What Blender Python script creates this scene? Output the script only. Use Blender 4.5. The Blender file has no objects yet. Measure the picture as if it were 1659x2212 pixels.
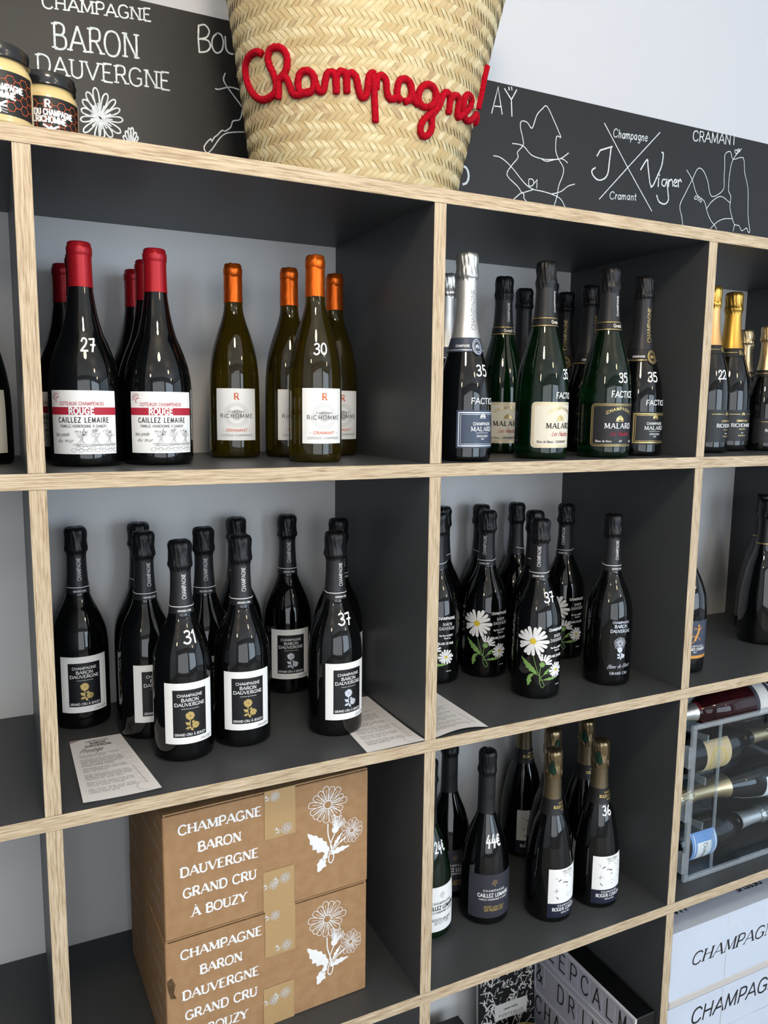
import bpy, math, random
import numpy as np
from mathutils import Vector, Matrix, Euler, noise

random.seed(7)
SC = bpy.context.scene
COL = SC.collection
R = math.radians
Z0 = 1.80                      # height of the middle of the top shelf board above the floor

# ------------------------------------------------------------------ camera
cam_d = bpy.data.cameras.new('camera')
cam = bpy.data.objects.new('camera', cam_d); COL.objects.link(cam)
cam.location = (-0.0353, -0.9972, Z0 - 0.2956)
cam.rotation_euler = Euler((1.4373, -0.0108, -0.4539), 'XYZ')
cam_d.sensor_fit = 'VERTICAL'; cam_d.sensor_height = 24.0
cam_d.lens = 24.0 * 1686.33 / 2212.0
cam_d.clip_start = 0.02; cam_d.clip_end = 100
SC.camera = cam

# ------------------------------------------------------------------ world, lights, exposure
wd = bpy.data.worlds.new('world'); SC.world = wd; wd.use_nodes = True
bg = wd.node_tree.nodes['Background']
bg.inputs[0].default_value = (0.72, 0.86, 1.0, 1); bg.inputs[1].default_value = 0.6
SC.view_settings.view_transform = 'Standard'; SC.view_settings.look = 'None'
SC.view_settings.gamma = 1.0; SC.view_settings.use_curve_mapping = False
SC.view_settings.exposure = 0.0
SC.cycles.use_denoising = True
SC.cycles.max_bounces = 10; SC.cycles.diffuse_bounces = 4; SC.cycles.transparent_max_bounces = 12
SC.cycles.transmission_bounces = 8; SC.cycles.glossy_bounces = 4
SC.cycles.caustics_reflective = False; SC.cycles.caustics_refractive = False
SC.cycles.sample_clamp_indirect = 6.0

def area(name, loc, rot, sx, sy, power, color, spread=180):
    l = bpy.data.lights.new(name, 'AREA'); l.shape = 'RECTANGLE'; l.size = sx; l.size_y = sy
    l.energy = power; l.color = color; l.spread = R(spread)
    o = bpy.data.objects.new(name, l); o.location = loc; o.rotation_euler = rot; COL.objects.link(o); return o
RX = 4.6       # right wall
FY = -4.6      # front wall, behind the camera
# daylight through the shop windows: right wall and the wall behind the camera, then an added front fill
area('window_daylight_right', (RX - 0.03, -2.4, 1.45), (0, R(90), 0), 2.1, 3.2, 24, (0.70, 0.85, 1.0))
area('window_daylight_front', (2.9, FY + 0.03, 1.45), (R(90), 0, 0), 2.7, 2.1, 96, (0.72, 0.86, 1.0))
area('front_fill_light', (-.6, FY + 0.03, 1.40), (R(90), 0, 0), 3.4, 2.3, 66, (0.93, 0.96, 1.0))  # soft fill added to brighten the compartments, set up as frosted glazing

# ------------------------------------------------------------------ materials
def lin(h):
    h = h.lstrip('#'); c = [int(h[i:i+2], 16) / 255 for i in (0, 2, 4)]
    return tuple(x / 12.92 if x <= .04045 else ((x + .055) / 1.055) ** 2.4 for x in c) + (1,)
def mat(name, col, rough=.5, metal=0, spec=.5, bump=None, var=None, coat=0, trans=0, ior=1.45, sheen=0, emit=0, alpha=1):
    m = bpy.data.materials.new(name); m.use_nodes = True
    nt = m.node_tree; b = nt.nodes['Principled BSDF']
    b.inputs['Base Color'].default_value = lin(col); b.inputs['Roughness'].default_value = rough
    b.inputs['Metallic'].default_value = metal; b.inputs['Specular IOR Level'].default_value = spec
    b.inputs['IOR'].default_value = ior; b.inputs['Coat Weight'].default_value = coat
    b.inputs['Transmission Weight'].default_value = trans; b.inputs['Sheen Weight'].default_value = sheen
    b.inputs['Alpha'].default_value = alpha
    if emit:
        b.inputs['Emission Color'].default_value = lin(col); b.inputs['Emission Strength'].default_value = emit
    if bump or var:
        tc = nt.nodes.new('ShaderNodeTexCoord'); mp = nt.nodes.new('ShaderNodeMapping')
        nt.links.new(tc.outputs['Object'], mp.inputs[0])
    if var:      # (scale vector, second colour, detail)
        n = nt.nodes.new('ShaderNodeTexNoise'); n.inputs['Scale'].default_value = 1; n.inputs['Detail'].default_value = var[2]
        mp.inputs['Scale'].default_value = var[0]; nt.links.new(mp.outputs[0], n.inputs['Vector'])
        r = nt.nodes.new('ShaderNodeValToRGB'); r.color_ramp.elements[0].color = lin(col); r.color_ramp.elements[1].color = lin(var[1])
        r.color_ramp.elements[0].position = .38; r.color_ramp.elements[1].position = .62
        nt.links.new(n.outputs[0], r.inputs[0]); nt.links.new(r.outputs[0], b.inputs['Base Color'])
    if bump:     # (scale vector, strength, distance)
        mp2 = nt.nodes.new('ShaderNodeMapping'); nt.links.new(tc.outputs['Object'], mp2.inputs[0]); mp2.inputs['Scale'].default_value = bump[0]
        n2 = nt.nodes.new('ShaderNodeTexNoise'); n2.inputs['Scale'].default_value = 1; n2.inputs['Detail'].default_value = 4
        nt.links.new(mp2.outputs[0], n2.inputs['Vector'])
        bp = nt.nodes.new('ShaderNodeBump'); bp.inputs['Strength'].default_value = bump[1]; bp.inputs['Distance'].default_value = bump[2]
        nt.links.new(n2.outputs[0], bp.inputs['Height']); nt.links.new(bp.outputs[0], b.inputs['Normal'])
    return m
def oak(name, sc):
    """pale oak edge banding: long fine grain with darker streaks and short pores"""
    m = mat(name, '#d9c19b', rough=.55)
    nt = m.node_tree; b = nt.nodes['Principled BSDF']
    tc = nt.nodes.new('ShaderNodeTexCoord')
    def nz(scale, det, dist):
        mp = nt.nodes.new('ShaderNodeMapping'); mp.inputs['Scale'].default_value = scale; nt.links.new(tc.outputs['Object'], mp.inputs[0])
        n = nt.nodes.new('ShaderNodeTexNoise'); n.inputs['Scale'].default_value = 1; n.inputs['Detail'].default_value = det; n.inputs['Distortion'].default_value = dist
        nt.links.new(mp.outputs[0], n.inputs['Vector']); return n
    a = nz([s * 1.0 for s in sc], 3, .6); c = nz([s * 2.7 for s in sc], 2, .3)
    ad = nt.nodes.new('ShaderNodeMath'); ad.operation = 'MULTIPLY_ADD'; ad.inputs[1].default_value = .55
    nt.links.new(c.outputs[0], ad.inputs[0])
    m2 = nt.nodes.new('ShaderNodeMath'); m2.operation = 'MULTIPLY'; m2.inputs[1].default_value = .6
    nt.links.new(a.outputs[0], m2.inputs[0]); nt.links.new(m2.outputs[0], ad.inputs[2])
    r = nt.nodes.new('ShaderNodeValToRGB'); e = r.color_ramp.elements
    e[0].position = .40; e[0].color = lin('#927c5f'); e[1].position = .68; e[1].color = lin('#d2c1a6')
    x = e.new(.50); x.color = lin('#b09a7d'); x = e.new(.58); x.color = lin('#c3af92')
    nt.links.new(ad.outputs[0], r.inputs[0]); nt.links.new(r.outputs[0], b.inputs['Base Color'])
    bp = nt.nodes.new('ShaderNodeBump'); bp.inputs['Strength'].default_value = .25; bp.inputs['Distance'].default_value = .0004
    nt.links.new(ad.outputs[0], bp.inputs['Height']); nt.links.new(bp.outputs[0], b.inputs['Normal'])
    return m
M = {}
M['oak_h'] = oak('oak_edge_horizontal', (15, 60, 430)); M['oak_v'] = oak('oak_edge_vertical', (430, 60, 15))
M['laminate'] = mat('anthracite_laminate', '#44474a', rough=.42, spec=.45, bump=((900, 900, 900), .12, .0002))
M['back_panel'] = mat('light_grey_back_panel', '#dadada', rough=.55)
M['wall'] = mat('white_wall_paint', '#d1d3d9', rough=.8, bump=((60, 60, 60), .08, .001))
M['ceiling'] = mat('white_ceiling_paint', '#f0f0ee', rough=.9)
M['floor'] = mat('grey_floor_tiles', '#8a857d', rough=.5, var=((1.2, 1.2, 1), '#968f86', 3))
M['frame'] = mat('dark_window_frame', '#2b2d30', rough=.4)
M['board'] = mat('chalkboard_black', '#171719', rough=.46, spec=.5, bump=((420, 420, 420), .35, .0006))
M['chalk'] = mat('white_chalk_marker', '#eef2f4', rough=.8, var=((160, 160, 160), '#cfd6da', 3))
M['glass_black'] = mat('black_bottle_glass', '#060708', rough=.035, spec=.55, ior=1.5)
M['glass_green'] = mat('green_bottle_glass', '#0b3617', rough=.02, ior=1.5, trans=.82, spec=.5)
M['glass_olive'] = mat('olive_bottle_glass', '#4b3f08', rough=.02, ior=1.5, trans=.75, spec=.5)
M['glass_rose'] = mat('rose_bottle_glass', '#5c1f26', rough=.02, ior=1.4, trans=.8)
def foil(n, c, rough=.38, metal=.75, k=1.0): M[n] = mat(n, c, rough=rough, metal=metal, spec=.5, bump=((260, 260, 140), .35 * k, .0012))
foil('foil_red', '#a61824', .34, .35, .25); foil('foil_orange', '#dc661a', .34, .75, .8); foil('foil_black', '#1c1d1f', .36, .3, .9)
foil('foil_black_smooth', '#2a2b2e', .42, .2, .15); foil('foil_silver', '#d5d5d2', .30, .85, 1.0); foil('foil_silver_smooth', '#dcdcda', .40, .7, .12)
foil('foil_gold', '#caa04c', .30, .85, 1); foil('foil_gold_smooth', '#d8a94e', .36, .75, .1); foil('foil_peach', '#e6b274', .36, .6, .1)
foil('foil_champagne', '#c9b48e', .30, .85, 1); foil('foil_bronze', '#746852', .36, .75, .2); foil('foil_bronze_cap', '#86765a', .26, .85, 1.1)
M['reflection_green'] = mat('painted_green_reflection', '#18382c', rough=.4, metal=.5)  # colour of the reflection painted on the bronze caps
M['band_blue'] = mat('slate_blue_band', '#3c4556', rough=.45); M['band_black'] = mat('black_paper_band', '#17171a', rough=.5)
M['paper_white'] = mat('white_label_paper', '#fbfbfa', rough=.6); M['paper_cream'] = mat('cream_label_paper', '#e6e0cf', rough=.6)
M['paper_black'] = mat('black_label_paper', '#131417', rough=.45); M['paper_slate'] = mat('slate_label_paper', '#33343e', rough=.6)
M['paper_blue'] = mat('blue_label_paper', '#39465c', rough=.4); M['paper_navy'] = mat('navy_label_paper', '#1b1e33', rough=.55)
M['ink_black'] = mat('black_ink', '#1a1a1c', rough=.6); M['ink_grey'] = mat('grey_ink', '#8f8f90', rough=.6); M['ink_pale'] = mat('pale_grey_ink', '#cfcfcc', rough=.6)
M['ink_red'] = mat('red_ink', '#b3243a', rough=.6); M['ink_orange'] = mat('orange_ink', '#d9632e', rough=.6)
M['ink_white'] = mat('white_ink', '#f4f4f4', rough=.6); M['ink_silver'] = mat('silver_print', '#dfe4ee', rough=.35, metal=.4)
M['ink_gold'] = mat('gold_print', '#d9bd78', rough=.3, metal=.6); M['ink_green'] = mat('leaf_green_print', '#7fa85a', rough=.5)
M['ink_yellow'] = mat('yellow_print', '#e2c83a', rough=.5); M['ink_mauve'] = mat('mauve_ink', '#b7a7ab', rough=.7)
M['paint_pen'] = mat('white_paint_pen', '#fbfbfb', rough=.55)
M['yarn'] = mat('red_knitted_yarn', '#b80a22', rough=.95, spec=.15, bump=((520, 520, 520), .7, .0012), var=((330, 330, 330), '#9a0a1c', 2))
M['paper_sheet'] = mat('printed_sheet', '#fafafc', rough=.6)
M['card'] = mat('kraft_cardboard', '#a98560', rough=.8, var=((60, 60, 60), '#a17c57', 4), bump=((30, 30, 30), .1, .001))
M['card_in'] = mat('corrugated_edge', '#6d5334', rough=.9, var=((700, 200, 200), '#3f2d1b', 2))
M['tape'] = mat('tan_packing_tape', '#b7986c', rough=.25, coat=.3)
M['card_white'] = mat('white_cardboard', '#cfd8e8', rough=.5, bump=((50, 8, 60), .25, .004))  # bluish daylight cast is put into the white base colour
def sheetglass(name, tint, fr, rough, dif=None):
    m = bpy.data.materials.new(name); m.use_nodes = True; nt = m.node_tree; nt.nodes.clear()
    out = nt.nodes.new('ShaderNodeOutputMaterial'); tr = nt.nodes.new('ShaderNodeBsdfTransparent'); tr.inputs[0].default_value = lin(tint)
    gl = nt.nodes.new('ShaderNodeBsdfGlossy'); gl.inputs['Roughness'].default_value = rough
    lwf = nt.nodes.new('ShaderNodeLayerWeight'); lwf.inputs[0].default_value = .5; pw_ = nt.nodes.new('ShaderNodeMath'); pw_.operation = 'POWER'; pw_.inputs[1].default_value = 3.5; nt.links.new(lwf.outputs['Facing'], pw_.inputs[0])
    lw_ = nt.nodes.new('ShaderNodeMath'); lw_.operation = 'MULTIPLY_ADD'; lw_.inputs[1].default_value = .55; lw_.inputs[2].default_value = (fr - 1) ** 2 / (fr + 1) ** 2; nt.links.new(pw_.outputs[0], lw_.inputs[0]); mx = nt.nodes.new('ShaderNodeMixShader')
    nt.links.new(lw_.outputs[0], mx.inputs[0]); nt.links.new(tr.outputs[0], mx.inputs[1]); nt.links.new(gl.outputs[0], mx.inputs[2])
    last = mx
    if dif:
        d = nt.nodes.new('ShaderNodeBsdfDiffuse'); d.inputs[0].default_value = lin(dif[0]); m2 = nt.nodes.new('ShaderNodeMixShader'); m2.inputs[0].default_value = dif[1]
        nt.links.new(mx.outputs[0], m2.inputs[1]); nt.links.new(d.outputs[0], m2.inputs[2]); last = m2
    nt.links.new(last.outputs[0], out.inputs[0]); return m
M['acrylic'] = sheetglass('clear_acrylic', '#f8fbfd', 1.3, .01)
M['acrylic_edge'] = sheetglass('clear_acrylic_edge', '#f4fafd', 1.9, .04, ('#f2f9ff', .17))
M['honey'] = mat('creamed_honey', '#dcc48a', rough=.18, coat=.8, spec=.5)
M['lid'] = mat('black_metal_lid', '#202225', rough=.22, metal=.2, coat=.4)
M['lightbox_face'] = mat('lightbox_diffuser', '#bcbccb', rough=.35); M['lightbox_frame'] = mat('white_plastic', '#d9d9e2', rough=.3)
M['plastic_black'] = mat('black_plastic', '#0c0d0f', rough=.3)
M['bulb'] = mat('warm_lamp_glow', '#ffe2b8', emit=30); M['bulb_far'] = mat('small_lamp_glow', '#ffcf95', emit=14)

# ------------------------------------------------------------------ mesh helpers
class MB:
    def __init__(s): s.v = []; s.f = []; s.mi = []; s.m = 0
    def add(s, vs, fs):
        n = len(s.v); s.v += [tuple(v) for v in vs]; s.f += [tuple(i + n for i in f) for f in fs]; s.mi += [s.m] * len(fs)
    def box(s, a, b):
        (x0, y0, z0), (x1, y1, z1) = a, b
        s.add([(x0, y0, z0), (x1, y0, z0), (x1, y1, z0), (x0, y1, z0), (x0, y0, z1), (x1, y0, z1), (x1, y1, z1), (x0, y1, z1)],
              [(0, 3, 2, 1), (4, 5, 6, 7), (0, 1, 5, 4), (1, 2, 6, 5), (2, 3, 7, 6), (3, 0, 4, 7)])
    def bbox(s, a, b, r=.001):
        """box with bevelled long edges (octagonal bevel on all 12 edges through inset faces)"""
        (x0, y0, z0), (x1, y1, z1) = a, b; n = len(s.v); vs = []; idx = {}
        def P(i, j, k, ax):
            key = (i, j, k, ax)
            if key not in idx:
                p = [x1 if i else x0, y1 if j else y0, z1 if k else z0]
                sg = [-1 if i else 1, -1 if j else 1, -1 if k else 1]
                for q in range(3):
                    if q != ax: p[q] += sg[q] * r
                idx[key] = len(vs); vs.append(tuple(p))
            return idx[key]
        fs = []
        B = (0, 1)
        fs.append([P(0, 0, 0, 0), P(0, 0, 1, 0), P(0, 1, 1, 0), P(0, 1, 0, 0)]); fs.append([P(1, 0, 0, 0), P(1, 1, 0, 0), P(1, 1, 1, 0), P(1, 0, 1, 0)])
        fs.append([P(0, 0, 0, 1), P(1, 0, 0, 1), P(1, 0, 1, 1), P(0, 0, 1, 1)]); fs.append([P(0, 1, 0, 1), P(0, 1, 1, 1), P(1, 1, 1, 1), P(1, 1, 0, 1)])
        fs.append([P(0, 0, 0, 2), P(0, 1, 0, 2), P(1, 1, 0, 2), P(1, 0, 0, 2)]); fs.append([P(0, 0, 1, 2), P(1, 0, 1, 2), P(1, 1, 1, 2), P(0, 1, 1, 2)])
        for j in B:
            for k in B: fs.append([P(0, j, k, 1), P(1, j, k, 1), P(1, j, k, 2), P(0, j, k, 2)])
        for i in B:
            for k in B: fs.append([P(i, 0, k, 0), P(i, 1, k, 0), P(i, 1, k, 2), P(i, 0, k, 2)])
        for i in B:
            for j in B: fs.append([P(i, j, 0, 0), P(i, j, 1, 0), P(i, j, 1, 1), P(i, j, 0, 1)])
        for i in B:
            for j in B:
                for k in B: fs.append([P(i, j, k, 0), P(i, j, k, 1), P(i, j, k, 2)])
        s.add(vs, fs)
    def lathe(s, prof, seg=40, fn=None, cap0=True, cap1=True, th0=0, th1=2 * math.pi):
        full = abs(th1 - th0 - 2 * math.pi) < 1e-6; n = seg if full else seg + 1
        vs = []
        for (r, z) in prof:
            for k in range(n):
                th = th0 + (th1 - th0) * k / seg
                rr, zz = (r, z) if fn is None else fn(r, z, th)
                vs.append((rr * math.sin(th), -rr * math.cos(th), zz))
        fs = []
        for i in range(len(prof) - 1):
            for k in range(seg):
                a = i * n + k; b = i * n + (k + 1) % n
                fs.append((a, b, b + n, a + n))
        if cap0 and full: fs.append(tuple(reversed(range(n))))
        if cap1 and full: fs.append(tuple(range((len(prof) - 1) * n, len(prof) * n)))
        s.add(vs, fs)
    def tube(s, pts, r, seg=10, closed=False, rf=None):
        pts = [Vector(p) for p in pts]; n = len(pts); vs = []; up = None
        for i, p in enumerate(pts):
            t = (pts[min(i + 1, n - 1)] - pts[max(i - 1, 0)]).normalized()
            if up is None: up = Vector((0, 0, 1)) if abs(t.z) < .9 else Vector((0, 1, 0))
            a = (up - t * up.dot(t)).normalized(); up = a; b = t.cross(a)
            rr = r if rf is None else rf(i / (n - 1)) * r
            for k in range(seg):
                th = 2 * math.pi * k / seg; vs.append(tuple(p + (a * math.cos(th) + b * math.sin(th)) * rr))
        fs = [(i * seg + k, i * seg + (k + 1) % seg, (i + 1) * seg + (k + 1) % seg, (i + 1) * seg + k) for i in range(n - 1) for k in range(seg)]
        fs += [tuple(reversed(range(seg))), tuple(range((n - 1) * seg, n * seg))]
        s.add(vs, fs)
    def ribbon(s, pts, w, mp, sub=None, ext=.35):
        """flat stroke of width w along 2-D points, mapped on to a surface by mp(x, y)"""
        P = [pts[0]]
        for q in pts[1:]:
            d = math.hypot(q[0] - P[-1][0], q[1] - P[-1][1])
            if d < 1e-7: continue
            if sub and d > sub:
                m = int(math.ceil(d / sub)); a = P[-1]
                for i in range(1, m): P.append((a[0] + (q[0] - a[0]) * i / m, a[1] + (q[1] - a[1]) * i / m))
            P.append(q)
        if len(P) < 2: return
        vs = []; n = len(P)
        for i, p in enumerate(P):
            def nr(a, b):
                dx, dy = b[0] - a[0], b[1] - a[1]; L = math.hypot(dx, dy); return (-dy / L, dx / L)
            n1 = nr(P[i - 1], p) if i else nr(p, P[i + 1]); n2 = nr(p, P[i + 1]) if i < n - 1 else n1
            mx, my = n1[0] + n2[0], n1[1] + n2[1]; L = math.hypot(mx, my) or 1; mx /= L; my /= L
            c = max(.5, mx * n1[0] + my * n1[1]); h = w / 2 / c
            ex = 0
            px, py = p
            if i == 0: px -= (P[1][0] - p[0]) / max(1e-9, math.hypot(P[1][0] - p[0], P[1][1] - p[1])) * w * ext; py -= (P[1][1] - p[1]) / max(1e-9, math.hypot(P[1][0] - p[0], P[1][1] - p[1])) * w * ext
            if i == n - 1: q = P[-2]; L2 = max(1e-9, math.hypot(p[0] - q[0], p[1] - q[1])); px += (p[0] - q[0]) / L2 * w * ext; py += (p[1] - q[1]) / L2 * w * ext
            vs += [mp(px - mx * h, py - my * h), mp(px + mx * h, py + my * h)]
        # successive strokes sit a hair above one another so that crossings never share a plane
        s.k = getattr(s, 'k', 0) + 1; h = (s.k % 7) * 1.6e-5
        x, y = P[0]; o_ = Vector(mp(x, y)); nn = (Vector(mp(x + 1e-4, y)) - o_).cross(Vector(mp(x, y + 1e-4)) - o_)
        if nn.length > 1e-14 and h: nn = nn.normalized() * h; vs = [(a + nn.x, b + nn.y, c + nn.z) for a, b, c in vs]
        s.add(vs, [(2 * i, 2 * i + 2, 2 * i + 3, 2 * i + 1) for i in range(n - 1)])
    def poly(s, pts, mp):
        cx = sum(p[0] for p in pts) / len(pts); cy = sum(p[1] for p in pts) / len(pts)
        n = len(pts); s.k = getattr(s, 'k', 0) + 1; h = (s.k % 7) * 1.6e-5
        o_ = Vector(mp(cx, cy)); nn = (Vector(mp(cx + 1e-4, cy)) - o_).cross(Vector(mp(cx, cy + 1e-4)) - o_).normalized() * h
        s.add([tuple(Vector(mp(*p)) + nn) for p in [(cx, cy)] + list(pts)], [(0, i + 1, (i + 1) % n + 1) for i in range(n)])
    def patch(s, x0, x1, y0, y1, mp, nx=16, ny=2):
        vs = [mp(x0 + (x1 - x0) * i / nx, y0 + (y1 - y0) * j / ny) for j in range(ny + 1) for i in range(nx + 1)]
        s.add(vs, [(j * (nx + 1) + i, j * (nx + 1) + i + 1, (j + 1) * (nx + 1) + i + 1, (j + 1) * (nx + 1) + i) for j in range(ny) for i in range(nx)])
    def mesh(s, name, mats, smooth=False, sharp=35):
        me = bpy.data.meshes.new(name); me.from_pydata(s.v, [], s.f); me.validate()
        for m in (mats if isinstance(mats, (list, tuple)) else [mats]): me.materials.append(M[m] if isinstance(m, str) else m)
        if any(s.mi) and len(me.polygons) == len(s.mi): me.polygons.foreach_set('material_index', s.mi)
        if smooth:
            me.polygons.foreach_set('use_smooth', [True] * len(me.polygons))
            me.set_sharp_from_angle(angle=R(sharp))
        me.update(); return me
    def obj(s, name, mats, parent=None, smooth=False, loc=None, rot=None, sharp=35):
        return link(name, s.mesh(name, mats, smooth, sharp), parent, loc, rot)
def link(name, me, parent=None, loc=None, rot=None):
    o = bpy.data.objects.new(name, me); COL.objects.link(o)
    if parent is not None: o.parent = parent
    if loc is not None: o.location = loc
    if rot is not None: o.rotation_euler = rot
    return o
def tag(o, label=None, cat=None, group=None, kind=None):
    if label: o['label'] = label
    if cat: o['category'] = cat
    if group: o['group'] = group
    if kind: o['kind'] = kind
    return o
def thing(name, loc, label, cat, group=None, rz=0):
    o = bpy.data.objects.new(name, None); COL.objects.link(o); o.location = loc; o.rotation_euler = (0, 0, rz); o.empty_display_size = .02
    return tag(o, label, cat, group)

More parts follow.
